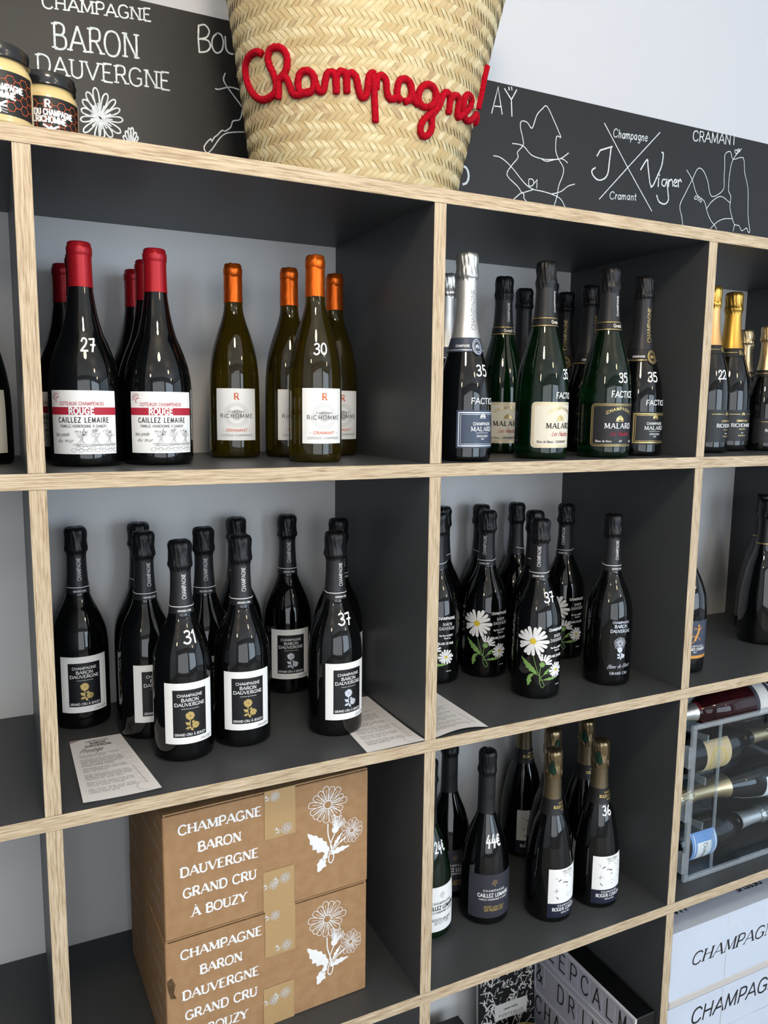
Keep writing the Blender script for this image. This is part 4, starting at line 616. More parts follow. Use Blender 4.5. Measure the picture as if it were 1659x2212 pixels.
# --- green champagne bottles with round-cornered labels
def grandcru(key, papm, ink, ink2, border, words, seed):
    lb_, w_, a1, a2 = sheet(P_MA, 66, .0185, .0925, papm, rref=.0437, r=.007)
    fb = surf(P_MA, .0016, .0190)
    TYPES[key] = [N('glass_body', glass(P_MA, .283, 'glass_green')), N('cap_foil', cap_champ(.2800, .3195, .0166, 'foil_black', seed, .0155)),
        N('neck_foil', sleeve(P_MA, .2290, .2800, 'foil_black_smooth', .0005, .006, seed), [N('lettering', T_(vtext(P_MA, 'CHAMPAGNE', 16, .2375, .034, .0040, .0011, .15), 'ink_white'))]),
        N('neck_band', band(P_MA, .2140, .2290, 'band_black', .0010), [N('band_line', T_(lambda mb: [mb.ribbon([(-.06, z), (.06, z)], .0009, fb, .003) for z in (.2155, .2276)], 'ink_gold')), N('lettering', T_(lambda mb: text(mb, 'Grand Cru', fb, .009, .2190, .0052, .17, width=.026), 'paper_cream'))]),
        N('label', lb_, [N('border_print', T_(lambda mb: (frame2d(mb, -w_ + .002, w_ - .002, .0205, .0905, .0009, a1, .006), frame2d(mb, -w_ + .0045, w_ - .0045, .0230, .0880, .0006, a1, .005)), border)),
            N('crest_print', T_(lambda mb: crest(mb, 0, .0660, .0075, a2), 'ink_gold')),
            N('lettering', T_(lambda mb: text(mb, 'CHAMPAGNE', a2, 0, .0805, .0050, .15, width=.048, sp=.25, arc=.0075), 'ink_gold')),
            N('lettering', T_(lambda mb: (text(mb, 'MALARD', a2, 0, .0500, .0086, .19, .10, True, width=.052, sp=.22), text(mb, words[0], a2, -.040, .0268, .0034, .13, align='l', width=.026), text(mb, words[1], a2, .003, .0268, .0036, .15), text(mb, 'Grand Cru', a2, .040, .0268, .0034, .13, align='r', width=.016)), ink)),
            N('lettering', T_(lambda mb: text(mb, 'Les Hautains', a2, .002, .0378, .0074, .08, slant=.45, width=.036), ink2))])]
grandcru('blanc', 'paper_cream', 'ink_black', 'ink_red', 'ink_gold', ('Blanc de Blancs', 'CRAMANT'), 6)
grandcru('noir', 'paper_black', 'ink_white', 'ink_red', 'ink_gold', ('Blanc de Noirs', 'AY'), 7)
# --- gold capped, full and half size
def gold(key, prof, k, capm, slm, glassm, seed):
    lb_, w_, a1, a2 = sheet(prof, 74, .021 * k, .0835 * k, 'paper_black', rref=prof[0][0])
    fb = surf(prof, .0016, .022 * k)
    TYPES[key] = [N('glass_body', glass(prof, .283 * k, glassm)), N('cap_foil', cap_champ(.2800 * k, .3200 * k, .0172 * (k if k == 1 else .86), capm, seed, .0155 * (k if k == 1 else .82))),
        N('neck_foil', sleeve(prof, .2070 * k, .2800 * k, slm, .0006, .004, seed), [N('lettering', T_(vtext(prof, 'CHAMPAGNE', 30, .222 * k, .045 * k, .0042 * k, .0012, .13), 'ink_gold' if k == 1 else 'ink_black'))]),
        N('neck_band', band(prof, .1900 * k, .2070 * k, 'band_black', .0010), [N('band_line', T_(lambda mb: (mb.ribbon([(-.05 * k, .1985 * k), (-.006 * k, .1985 * k)], .0009, fb, .003), mb.ribbon([(.006 * k, .1985 * k), (.05 * k, .1985 * k)], .0009, fb, .003)), 'ink_gold')), N('lettering', T_(lambda mb: text(mb, 'R', fb, 0, .1940 * k, .0080 * k, .2, .08, True), 'ink_gold'))]),
        N('label', lb_, [N('gold_print', T_(lambda mb: (crest(mb, 0, .0755 * k, .0045 * k, a1), mb.ribbon([(-.035 * k, .0748 * k), (-.008 * k, .0748 * k)], .0007, a1, .004), mb.ribbon([(.008 * k, .0748 * k), (.035 * k, .0748 * k)], .0007, a1, .004), text(mb, 'CHAMPAGNE', a1, 0, .0600 * k, .0036 * k, .17, width=.028 * k), text(mb, 'MILLÉSIMÉ'.replace('É', 'E'), a1, 0, .0440 * k, .0020 * k, .2, width=.016 * k), text(mb, 'A CRAMANT', a1, 0, .0310 * k, .0022 * k, .2, width=.018 * k)), 'ink_gold')),
            N('lettering', T_(lambda mb: (text(mb, 'RICHOMME', a2, 0, .0495 * k, .0066 * k, .2, .11, True, width=.050 * k), text(mb, 'BRUT', a2, 0, .0365 * k, .0018 * k, .2)), 'ink_white'))])]
gold('gold', P_MA, 1, 'foil_gold', 'foil_gold_smooth', 'glass_black', 8)
gold('peach', P_MA, 1, 'foil_gold', 'foil_peach', 'glass_black', 9)
gold('half', P_HF, .8, 'foil_champagne', 'foil_champagne', 'glass_black', 10)
# --- black bottles of the second row
def neck_set(seed):
    f = surf(P_CH, .0016, .0155)
    return [N('cap_foil', cap_champ(.2762, .3165, .0168, 'foil_black', seed, .0143)),
        N('neck_foil', sleeve(P_CH, .2120, .2762, 'foil_black_smooth', .0006, .006, seed), [
            N('lettering', T_(vtext(P_CH, 'CHAMPAGNE', 4, .2330, .0360, .0052, .0014, .12, True), 'ink_white')),
            N('band_line', T_(lambda mb: (mb.ribbon([(-.018, .2222), (.016, .2222)], .0011, f, .002), mb.ribbon([(-.018, .2222), (-.036, .2262)], .0011, f, .002), mb.ribbon([(.016, .2222), (.034, .2262)], .0011, f, .002)), 'ink_white')),
            N('lettering', T_(lambda mb: text(mb, 'GRAND-CRU', f, .001, .2150, .0026, .17, width=.017), 'ink_white'))])]
def sprig(mb, cx, z, s, f):
    """stamped wild rose on a leafy stem"""
    daisy(mb, cx - s * .05, z + s * .55, s * .42, 7, f, r0=.12, pw=1.0, seed=4)
    mb.ribbon(catmull([(cx - s * .05, z + s * .2), (cx - s * .1, z - s * .2), (cx, z - s * .7)], 4), s * .09, f)
    daisy(mb, cx + s * .42, z - s * .35, s * .32, 6, f, r0=.1, pw=1.0, seed=6)
    mb.ribbon([(cx, z - s * .7), (cx + s * .35, z - s * .45)], s * .08, f)
    for ax, ay, bx, by in ((-.05, -.35, -.5, .0), (-.02, -.5, -.5, -.65), (.05, -.15, .32, .12), (-.04, -.55, .2, -.9)):
        dx, dy = bx - ax, by - ay; mb.poly([(cx + s * ax, z + s * ay), (cx + s * (ax + dx * .5 - dy * .28), z + s * (ay + dy * .5 + dx * .28)), (cx + s * bx, z + s * by), (cx + s * (ax + dx * .5 + dy * .28), z + s * (ay + dy * .5 - dx * .28))], f)
lbB, wB, b1, b2 = sheet(P_CH, 49, .0275, .1175, 'paper_white')
mbf = MB(); mbf.patch(-wB * .66, wB * .66, .0375, .1075, b1, 18, 2); innerB = mbf.mesh('black_panel', 'paper_black')
b3 = surf(P_CH, .0012, .0432)
def baron(key, gm, seed, glassm='glass_black'):
    TYPES[key] = [N('glass_body', glass(P_CH, .280, glassm))] + neck_set(seed) + [
        N('label', lbB, [N('black_panel', innerB), N('flower_emblem', T_(lambda mb: sprig(mb, .0005, .0605, .0158, b3), gm)),
            N('lettering', T_(lambda mb: (text(mb, 'CHAMPAGNE', b3, 0, .0975, .0040, .16, width=.036), text(mb, 'BARON', b3, 0, .0905, .0046, .2, .12, True, width=.025), text(mb, 'DAUVERGNE', b3, 0, .0838, .0046, .2, .12, True, width=.044), mb.ribbon([(-.012, .0798), (-.002, .0798)], .0005, b3), mb.ribbon([(.002, .0798), (.012, .0798)], .0005, b3), disc(mb, 0, .0798, .0008, b3, 6), text(mb, 'GRAND CRU À BOUZY', b3, 0, .0400, .0034, .17, width=.044)), 'ink_white')),
            N('signature', T_(lambda mb: text(mb, 'Prestige' if gm == 'ink_gold' else 'Oeil de Perdrix', b2, .023, .0306, .0042, .09, slant=.5, width=.020, rise=.1), 'ink_grey'))])]
baron('baron_gold', 'ink_gold', 11); baron('baron_silver', 'ink_silver', 12, 'glass_black')
# --- bottles painted with daisies
d1, d2, d3 = surf(P_CH, .0003, .0432), surf(P_CH, .0006, .0432), surf(P_CH, .0009, .0432)
def stems(mb):
    for pl in ([(0, .085), (.004, .068), (.010, .050), (.018, .034), (.022, .026), (.018, .022), (.014, .030), (.013, .040), (.014, .055), (.0165, .066)], [(.014, .040), (.022, .046), (.030, .048), (.040, .049)], [(.013, .044), (.002, .047), (-.006, .044)], [(.014, .036), (.026, .036), (.036, .037)]):
        mb.ribbon(catmull(pl, 4), .0009, d1)
def leaves(mb):
    serrated(mb, .009, .047, -.021, .076, .15, d2, 5); serrated(mb, .002, .047, -.006, .040, .25, d2, 3); serrated(mb, -.005, .044, -.007, .024, .26, d2, 3); serrated(mb, .020, .045, .033, .058, .15, d2, 4); serrated(mb, .020, .036, .049, .038, .11, d2, 4)
    disc(mb, .017, .064, .0050, d2, 10)
def petals(mb):
    daisy(mb, 0, .1055, .0282, 17, d2, r0=.2, seed=1, pw=.72); daisy(mb, .0455, .0520, .0150, 14, d2, r0=.2, seed=2, pw=.70); daisy(mb, .0175, .0650, .0190, 7, d2, r0=.3, seed=3, pw=.8, ang=(0, 110))
def hearts(mb): disc(mb, 0, .1055, .0055, d3, 14); disc(mb, .0455, .0520, .0030, d3, 10)
def dtext(mb):
    x = .0455
    text(mb, 'CHAMPAGNE', d2, x, .1230, .0046, .22, width=.036); text(mb, 'BARON', d2, x + .002, .1115, .0052, .12, .07, True, width=.018); text(mb, 'DAUVERGNE', d2, x + .002, .1035, .0054, .12, .07, True, width=.031)
    text(mb, 'Fine Fleur de BOUZY', d2, x, .0915, .0030, .2, width=.026); text(mb, 'Grand Cru', d2, x + .002, .0865, .0028, .2, width=.013); text(mb, 'BLANC DE NOIR', d2, x, .0760, .0038, .2, width=.029); text(mb, 'PINOT NOIR', d2, x + .006, .0240, .0016, .2, width=.010)
TYPES['daisy'] = [N('glass_body', glass(P_CH, .280, 'glass_black'))] + neck_set(13) + [N('painted_stems', T_(stems, 'ink_green')), N('painted_leaves', T_(leaves, 'ink_green')), N('painted_petals', T_(petals, 'ink_white')), N('painted_hearts', T_(hearts, 'ink_yellow')), N('lettering', T_(dtext, 'ink_white'))]
def bdb(mb):
    text(mb, 'CHAMPAGNE', d1, 0, .1190, .0042, .15, width=.034); text(mb, 'BARON', d1, 0, .1108, .0058, .19, .11, True, width=.026); text(mb, 'DAUVERGNE', d1, 0, .1020, .0058, .19, .11, True, width=.040); mb.ribbon([(-.010, .0985), (.010, .0985)], .0005, d1)
    daisy(mb, -.001, .0820, .0115, 13, d1, w=.0006, fill=False, r0=.2); sprig(mb, 0, .0620, .0130, d1)
    text(mb, 'Blanc de Blancs', d1, 0, .0350, .0070, .08, slant=.5, width=.046, rise=.05); text(mb, 'GRAND CRU', d1, 0, .0225, .0046, .2, .12, True, width=.036, sp=.2)
TYPES['black_silver'] = [N('glass_body', glass(P_CH, .280, 'glass_black'))] + neck_set(14) + [N('silver_print', T_(bdb, 'ink_silver'))]
# --- lizard label
lbC, wC, c1, c2 = sheet(P_CH, 62, .030, .105, 'band_blue', rref=.0432)
M['lizard_gold'] = mat('amber_gold_print', '#d99a4c', rough=.45, metal=.2)
def lizard(mb):
    [mb.ribbon(catmull([(-.003 + .0015 * q, .066 + .001 * q), (.001, .074), (.005, .083), (.006, .091)], 4), .0022 + .0022 * q, c1) for q in (0, 1)]; mb.ribbon(catmull([(-.002, .068), (-.006, .062), (-.012, .060), (-.017, .064)], 5), .0014, c1); disc(mb, .0055, .0955, .0024, c1, 8)
    for a in (((.003, .088), (-.002, .0905), (-.005, .088)), ((.006, .086), (.011, .089), (.013, .093)), ((0, .074), (-.006, .0755), (-.008, .072)), ((.003, .073), (.008, .070), (.010, .066))): mb.ribbon(list(a), .0012, c1)
    mb.patch(-wC, wC, .030, .036, c1, 20, 1)
TYPES['lizard'] = [N('glass_body', glass(P_CH, .283, 'glass_black')), N('cap_foil', cap_champ(.2762, .3165, .0168, 'foil_black', 15, .0143)), N('neck_foil', sleeve(P_CH, .2120, .2762, 'foil_black_smooth')),
    N('label', lbC, [N('lizard_print', T_(lizard, 'lizard_gold')), N('lettering', T_(lambda mb: (text(mb, 'CHAMPAGNE', c2, 0, .0530, .0036, .14, width=.038, sp=.3), text(mb, 'JACQUES CHAPUT', c2, 0, .0462, .0048, .2, width=.052), text(mb, 'BRUT', c2, 0, .0415, .0020, .2)), 'ink_white'))])]
lbG, wG, e1, e2 = sheet(P_CO, 26, .070, .100, 'paper_white', rref=.0445)
TYPES['dark_gold'] = [N('glass_body', glass(P_CO, .283, 'glass_black')), N('cap_foil', cap_champ(.2762, .3165, .0168, 'foil_black', 16, .0150)), N('neck_foil', sleeve(P_CO, .2180, .2762, 'foil_black'), [N('band_line', T_(lambda mb: mb.ribbon([(-.045, .2205), (.045, .2205)], .0012, surf(P_CO, .0012, .0165), .003), 'ink_gold')), N('gold_print', T_(lambda mb: crest(mb, 0, .250, .006, surf(P_CO, .0012, .0155)), 'ink_gold'))]),
    N('label', lbG, [N('lettering', T_(lambda mb: text(mb, 'GRAND CRU', e1, 0, .0830, .0040, .16, width=.030), 'ink_black'))])]
# --- third row: slate label, white label, small white label
def caillez(key, pap, ink, inkb, glassm, low, seed):
    lb_, w_, a1, a2 = sheet(P_CZ, 62, .0150, .0985, pap, rref=.0462)
    TYPES[key] = [N('glass_body', glass(P_CZ, .283, glassm)), N('cap_foil', cap_champ(.2740, .3185, .0168, 'foil_black', seed, .0150)),
        N('neck_foil', sleeve(P_CZ, .2010, .2740, 'foil_black_smooth', .0007, .002, seed), [N('sun_emblem', T_(lambda mb: sun(mb, .003, .230, .010, surf(P_CZ, .0012, .0155)), 'plastic_black'))]),
        N('label', lb_, [N('sun_emblem', T_(lambda mb: sun(mb, .001, .0810, .0090, a1), inkb)),
            N('lettering', T_(lambda mb: (text(mb, 'CHAMPAGNE', a1, 0, .0668, .0038, .18, width=.044, sp=.35), text(mb, 'CAILLEZ LEMAIRE', a1, 0, .0565, .0066, .20, width=.060, sp=.12), text(mb, 'FAMILLE VIGNERONNE À DAMERY', a1, 0, .0502, .0031, .15, width=.057)), ink)),
            N('lettering', T_(lambda mb: [text(mb, s, a1, 0, .0350 - .0062 * i, .0046, .19, width=.040 - .004 * i) for i, s in enumerate(low)], inkb))])]
caillez('slate', 'paper_slate', 'ink_white', 'ink_gold', 'glass_black', ('JADIS extra-brut', '2011 PREMIER CRU'), 17)
caillez('white', 'paper_white', 'ink_black', 'ink_grey', 'glass_green', ('REFLETS extra-brut', '2018'), 18)
caillez('cream', 'paper_cream', 'ink_black', 'ink_grey', 'glass_black', ('BRUT', 'PREMIER CRU'), 20)
lbR, wR, r1, r2 = sheet(P_CO, 43, .0115, .1050, 'paper_white', rref=.0445)
def conf(mb):
    rd = random.Random(8)
    for x, z, a, L, w_ in ((-.019, .088, -35, .006, .0005), (-.012, .084, 25, .006, .0014), (-.004, .080, 40, .004, .0012), (.002, .078, -10, .006, .0018), (.004, .071, 45, .004, .001), (-.018, .064, 0, .010, .0004), (-.018, .064, 90, .010, .0004), (-.018, .064, 45, .006, .0004), (-.016, .050, -50, .006, .0012), (.010, .091, 10, .002, .0009), (.014, .087, 60, .002, .0008), (.020, .085, 35, .004, .0005), (.022, .090, 45, .003, .001), (.024, .060, 85, .006, .0006), (.022, .071, 70, .003, .0008), (.004, .052, 30, .002, .0006), (.008, .050, -30, .002, .0006), (.012, .054, 20, .002, .0006), (.006, .057, 80, .002, .0006), (-.002, .091, 5, .002, .0007)):
        mb.ribbon([(x - L / 2 * math.cos(R(a)), z - L / 2 * math.sin(R(a))), (x + L / 2 * math.cos(R(a)), z + L / 2 * math.sin(R(a)))], w_, r1)
TYPES['dashes'] = [N('glass_body', glass(P_CO, .283, 'glass_black')), N('cap_foil', cap_champ(.2700, .3185, .0168, 'foil_bronze_cap', 19, .0160), [N('green_reflection', T_(lambda mb: mb.poly(catmull([(-.021, .279), (-.015, .275), (-.009, .276), (-.0075, .284), (-.011, .290), (-.0115, .297), (-.016, .301), (-.020, .296), (-.022, .288), (-.021, .279)], 2)[:-1], surf([(.0186, 0), (.0186, .4)], 0)), 'reflection_green'))]),  # green patch on the cap is a painted reflection
    N('neck_foil', sleeve(P_CO, .2270, .2700, 'foil_bronze', .0006, .003, 19)), N('neck_band', band(P_CO, .1980, .2270, 'band_black', .0010), [N('lettering', T_(lambda mb: (text(mb, 'CHAMPAGNE', surf(P_CO, .0016, .018), .008, .2185, .0028, .18, width=.018), text(mb, 'ROGER COULON', surf(P_CO, .0016, .018), .008, .2105, .0052, .16, .09, True, width=.034), text(mb, 'DEPUIS 1806', surf(P_CO, .0016, .018), .010, .2055, .0024, .18, width=.014)), 'ink_gold'))]),
    N('label', lbR, [N('navy_panel', T_(lambda mb: mb.patch(-wR * 1.02, wR * 1.02, .0113, .0390, r1, 24, 3), 'paper_navy')), N('dash_print', T_(conf, 'ink_black')),
        N('lettering', T_(lambda mb: (text(mb, 'Heri-Hodie', r1, .006, .0985, .0040, .15, width=.026), text(mb, 'PREMIER CRU', r1, .006, .0945, .0022, .13, width=.022)), 'ink_grey')),
        N('lettering', T_(lambda mb: (text(mb, 'CHAMPAGNE', r2, .002, .0330, .0034, .2, width=.034, sp=.4), text(mb, 'ROGER COULON', r2, .002, .0245, .0062, .22, .13, True, width=.053), text(mb, 'DEPUIS 1806', r2, .002, .0190, .0026, .18, width=.020)), 'ink_white'))])]
PROF = dict(rouge=P_RED, cramant=P_WH, prestige_blue=P_PR, prestige_black=P_PR, blanc=P_MA, noir=P_MA, gold=P_MA, peach=P_MA, half=P_HF, baron_gold=P_CH, baron_silver=P_CH, daisy=P_CH, black_silver=P_CH, lizard=P_CH, dark_gold=P_CO, slate=P_CZ, white=P_CZ, cream=P_CZ, dashes=P_CO)

def grow(t, parts):
    for name, me, ch, lab in parts:
        o = link(name, me, t)
        if name == 'green_reflection': pass
        for n2, m2, _, _ in ch: link(n2, m2, o)
def bottle(kind, x, y, row, yaw, label, group, name='champagne_bottle', price=None, z=None, rot=None):
    t = bpy.data.objects.new(name, None); COL.objects.link(t); t.empty_display_size = .02
    t.location = (x, y, (HZ[row + 1] + T / 2 + .0003) if z is None else z); t.rotation_euler = rot if rot is not None else (0, 0, R(yaw))
    tag(t, label, 'bottle', group); grow(t, TYPES[kind])
    if price:                      # [(text, world bearing in degrees, z, height, width)]
        for s, ph, zz, h, wd_ in price:
            mb = MB()
            rr = interp(PROF[kind], zz); f = surf(PROF[kind], .0007, rr)
            text(mb, s, f, rr * R(ph - yaw), zz, h, .15, width=wd_, jit=.03, slant=.05)
            mb.obj('price_marking', 'paint_pen', t)
    return t

# ------------------------------------------------------------------ bottles in place
GR = 'red capped burgundy bottles, top left compartment'
bottle('rouge', .068, .130, 0, -9, 'red capped red wine bottle marked 27, front of the left column', GR, 'wine_bottle', [('27', 5, .149, .0165, .019)])
bottle('rouge', .164, .1285, 0, -4, 'red capped red wine bottle without a price, front of the right column', GR, 'wine_bottle')
bottle('rouge', .0725, .2225, 0, -22, 'red capped bottle directly behind the bottle marked 27', GR, 'wine_bottle')
bottle('rouge', .0605, .3150, 0, -20, 'rearmost red capped bottle against the left divider, behind the bottle marked 27', GR, 'wine_bottle')
bottle('rouge', .1675, .2222, 0, 10, 'red capped bottle second in the right column of red wines', GR, 'wine_bottle')
bottle('rouge', .1650, .3148, 0, -15, 'rearmost red capped bottle of the right column of red wines', GR, 'wine_bottle')
GW = 'orange capped white wine bottles, top left compartment'
bottle('cramant', .302, .238, 0, -11, 'orange capped white wine bottle standing alone left of the others', GW, 'wine_bottle')
bottle('cramant', .391, .229, 0, 1, 'orange capped white wine bottle half hidden left behind the bottle marked 30', GW, 'wine_bottle')
bottle('cramant', .390, .110, 0, -1, 'orange capped white wine bottle marked 30, nearest the front', GW, 'wine_bottle', [('30', -9, .1560, .0155, .020)])
bottle('cramant', .477, .246, 0, -2, 'orange capped white wine bottle half hidden right behind the bottle marked 30', GW, 'wine_bottle')
bottle('cream', -.066, .20, 0, -8, 'dark bottle cut off by the left picture edge, left of the leftmost divider', None)
GM = 'champagne bottles in the top middle compartment'
bottle('prestige_blue', .620, .060, 0, 11, 'silver foiled dark bottle with slate blue label marked 35, front left of its compartment', GM, price=[('35', 14, .1300, .0160, .022), ('FACTICE', 18, .0880, .0085, .052)])
bottle('prestige_blue', .689, .237, 0, 50, 'silver foiled bottle mostly hidden at the divider, behind the bottle with slate blue label', GM)
bottle('blanc', .804, .227, 0, -17, 'green bottle with cream label standing behind, just right of the silver capped bottle', GM)
bottle('blanc', .778, .070, 0, 8, 'green bottle with cream rounded label marked 35, at the shelf front', GM, price=[('35', 27, .1300, .0150, .019), ('FACTICE', 22, .0985, .0090, .042)])
bottle('noir', .907, .062, 0, -6, 'green bottle with black and gold rounded label marked 35', GM, price=[('35', 1, .1270, .0150, .019), ('FACTICE', 2, .1020, .0100, .045)])
bottle('prestige_black', 1.009, .088, 0, 0, 'all black bottle with gold seal and black label marked 35, rightmost of its compartment', GM, price=[('35', -7, .1310, .0160, .022), ('FACTICE', 5, .0900, .0085, .046)])
bottle('prestige_black', .909, .3090, 0, 40, 'black foiled bottle at the back, between the two green bottles with cream labels', GM)
bottle('prestige_black', .899, .2190, 0, 10, 'black foiled bottle hidden behind the front green bottle with cream label', GM)
bottle('prestige_black', 1.011, .3080, 0, -30, 'black foiled bottle at the back right of the cream labelled front bottle', GM)
bottle('prestige_black', .9950, .2140, 0, 10, 'black foiled bottle behind the green bottle with black label', GM)
GG = 'gold capped bottles in the top right compartment'
bottle('peach', 1.217, .122, 0, 14, 'peach gold necked bottle marked 22, partly hidden by the divider', GG, price=[('22', -6, .1420, .0160, .020)])
bottle('gold', 1.319, .158, 0, -4, 'tall gold necked bottle with black label, right of the bottle marked 22', GG)
bottle('half', 1.430, .215, 0, -15, 'half size gold capped bottle just right of the tall gold necked bottle', GG)
bottle('half', 1.495, .265, 0, 20, 'half size gold capped bottle glimpsed between two other half bottles', GG)
bottle('half', 1.401, .136, 0, -8, 'half size gold capped bottle cut by the right picture edge', GG)
GB = 'black champagne bottles with flower labels, second row left'
bottle('baron_gold', .062, .305, 1, 2, 'black bottle with gold flower label standing farthest left by the divider', GB)
bottle('baron_gold', .159, .3160, 1, 60, 'black bottle glimpsed behind the second bottle from the left', GB)
bottle('baron_gold', .152, .2230, 1, 13, 'black bottle with gold flower label half hidden left behind the bottle marked 31', GB)
bottle('baron_gold', .187, .122, 1, 1, 'black bottle with gold flower label marked 31 at the shelf front', GB, price=[('31', 9, .1720, .0165, .021)])
bottle('baron_gold', .2455, .228, 1, -8, 'black bottle between the bottle marked 31 and the unmarked front one, standing behind', GB)
bottle('baron_silver', .323, .3165, 1, 75, 'black bottle at the back wall, half hidden by the unmarked front bottle', GB)
bottle('baron_gold', .279, .134, 1, -4, 'black bottle with gold flower label and no price, right of the bottle marked 31', GB)
bottle('baron_silver', .415, .3150, 1, -11, 'black bottle with silver flower label alone at the back wall', GB)
bottle('baron_silver', .4825, .2400, 1, 9, 'black bottle mostly hidden behind the bottle marked 37 with a label', GB)
bottle('baron_silver', .423, .110, 1, 7, 'black bottle with silver flower label marked 37', GB, price=[('37', 8, .1750, .0165, .026)])
GD = 'black champagne bottles painted with daisies'
bottle('daisy', .7370, .3165, 1, -60, 'daisy bottle at the back left by the divider, only its neck showing', GD)
bottle('daisy', .686, .2450, 1, -65, 'daisy bottle cut by the divider at the left, in front of another neck', GD)
bottle('daisy', .789, .2370, 1, -53, 'daisy painted bottle showing the whole flower, second from the left in front', GD)
bottle('daisy', .8262, .3165, 1, 40, 'bottle at the back with only its shoulder showing left behind the full daisy bottle', GD)
bottle('daisy', .9135, .3165, 1, 100, 'bottle at the back wall between the two full daisy bottles', GD)
bottle('daisy', .872, .200, 1, 60, 'bottle whose neck shows right behind the daisy bottle marked 37', GD)
bottle('daisy', .813, .105, 1, -45, 'daisy painted bottle marked 37, nearest the front', GD, price=[('37', 1, .1730, .0160, .024)])
bottle('daisy', .9995, .265, 1, -57, 'daisy painted bottle right behind, in front of the dark divider', GD)
bottle('black_silver', .978, .103, 1, -10, 'plain black bottle printed in silver, standing apart at the right of the daisy bottles', 'black bottles with silver print')
bottle('lizard', 1.163, .096, 1, -11, 'bottle with orange lizard on a slate label, half hidden by the divider', None)
bottle('dark_gold', 1.469, .160, 1, 8, 'dark bottle with gold line on its neck at the right picture edge', 'dark bottles by the right picture edge')
bottle('dark_gold', 1.552, .236, 1, 30, 'dark bottle behind the one at the right picture edge', 'dark bottles by the right picture edge')
GE = 'dark bottles on the third shelf'
bottle('white', .620, .149, 2, 9, 'green bottle with white label marked 24 euros, cut by the divider', GE, price=[('24€', 17, .1560, .0165, .024)])
bottle('slate', .716, .235, 2, -12, 'dark bottle with matt black neck behind the bottle marked 44 euros', GE)
bottle('slate', .738, .138, 2, -9, 'dark bottle with slate label marked 44 euros', GE, price=[('44€', -8, .1480, .0185, .029)])
GC = 'bronze necked bottles with dashed labels on the third shelf'
bottle('dashes', .930, .286, 2, -6, 'bronze necked bottle at the back, label half hidden, left of the others', GC)
bottle('dashes', .908, .165, 2, 45, 'bronze capped bottle directly behind the front left bronze necked bottle', GC)
bottle('dashes', .851, .0905, 2, 4, 'bronze necked bottle with dashed white label and no price, front left', GC)
bottle('dashes', 1.001, .174, 2, -6, 'bronze necked bottle behind the bottle marked 36', GC)
bottle('dashes', .959, .0860, 2, -5, 'bronze necked bottle with dashed white label marked 36', GC, price=[('36', -5, .1800, .0155, .019)])

# ------------------------------------------------------------------ honey jars
def jar(x, y, yaw, label):
    t = thing('honey_jar', (x, y, HZ[0] + T / 2 + .0003), label, 'jar', 'honey jars', R(yaw))
    r = .0362
    pr = smoothprof([(.031, .0), (r - .001, .002), (r, .008), (r, .04), (r, .056), (r - .0015, .0625), (.0325, .0665), (.0312, .069), (.0312, .072)], 3)
    mb = MB(); mb.lathe([(.0006, .001)] + pr, 56); mb.obj('glass_jar', 'honey', t, True)
    mb = MB(); mb.lathe([(.0312, .0700), (.0336, .0702), (.0346, .0712), (.0344, .0740), (.0350, .0765), (.0348, .0840), (.0338, .0858), (.0315, .0864), (.0305, .0856), (.0005, .0856)], 56, cap0=False); lid = mb.obj('lid', 'lid', t, True)
    f0 = surf([(r, 0), (r, 1)], .0004); f1 = surf([(r, 0), (r, 1)], .0007); f2 = surf([(r, 0), (r, 1)], .0010)
    w = r * R(72); mb = MB(); mb.patch(-w, w, .0095, .0555, f0, 32, 1); lb = mb.obj('label', 'paper_black', t)
    mb = MB(); h = .0053
    for i in range(-11, 12):
        for j in range(-1, 9):
            cx = i * h * 1.5; cz = .0095 + j * h * math.sqrt(3) + (h * math.sqrt(3) / 2 if i % 2 else 0)
            P = [(cx + h * math.cos(R(60 * k)), cz + h * math.sin(R(60 * k))) for k in range(4)]
            for a, b in zip(P, P[1:]):
                if all(abs(q[0]) < w and .010 < q[1] < .055 for q in (a, b)): mb.ribbon([a, b], .00055, f1)
    mb.obj('honeycomb_print', 'ink_orange', lb)
    mb = MB()
    text(mb, 'R', f2, .0, .0430, .0085, .26, .12, True); text(mb, 'MIEL DU CHAMPAGNE', f2, 0, .0345, .0064, .22, width=.056); text(mb, 'M.RICHOMME', f2, 0, .0265, .0064, .24, width=.040); mb.obj('lettering', 'ink_white', lb)
    mb = MB(); bx, bz = .003, .0165
    disc(mb, bx, bz + .0045, .0017, f2, 8); disc(mb, bx, bz + .0015, .0022, f2, 10); disc(mb, bx + .001, bz - .0030, .0020, f2, 10, .85, 1.6)
    for sg in (-1, 1):
        for a, L, w_ in ((35, .010, .0022), (5, .008, .0018)): mb.ribbon([(bx, bz + .002), (bx + sg * L * math.cos(R(a)), bz + .001 + L * math.sin(R(a)))], w_, f2)
        for a, L in ((60, .0075), (-20, .0085), (-50, .0085)): mb.ribbon(catmull([(bx, bz), (bx + sg * L * .6 * math.cos(R(a)), bz + L * .6 * math.sin(R(a))), (bx + sg * L, bz + L * .8 * math.sin(R(a)))], 3), .0005, f2)
    mb.obj('bee_print', 'ink_silver', lb)
jar(-.0195, .0410, -6, 'black lidded honey jar nearest the left picture edge on the top board')
jar(.0345, .1000, -2, 'black lidded honey jar right of the other, in front of the chalk name')

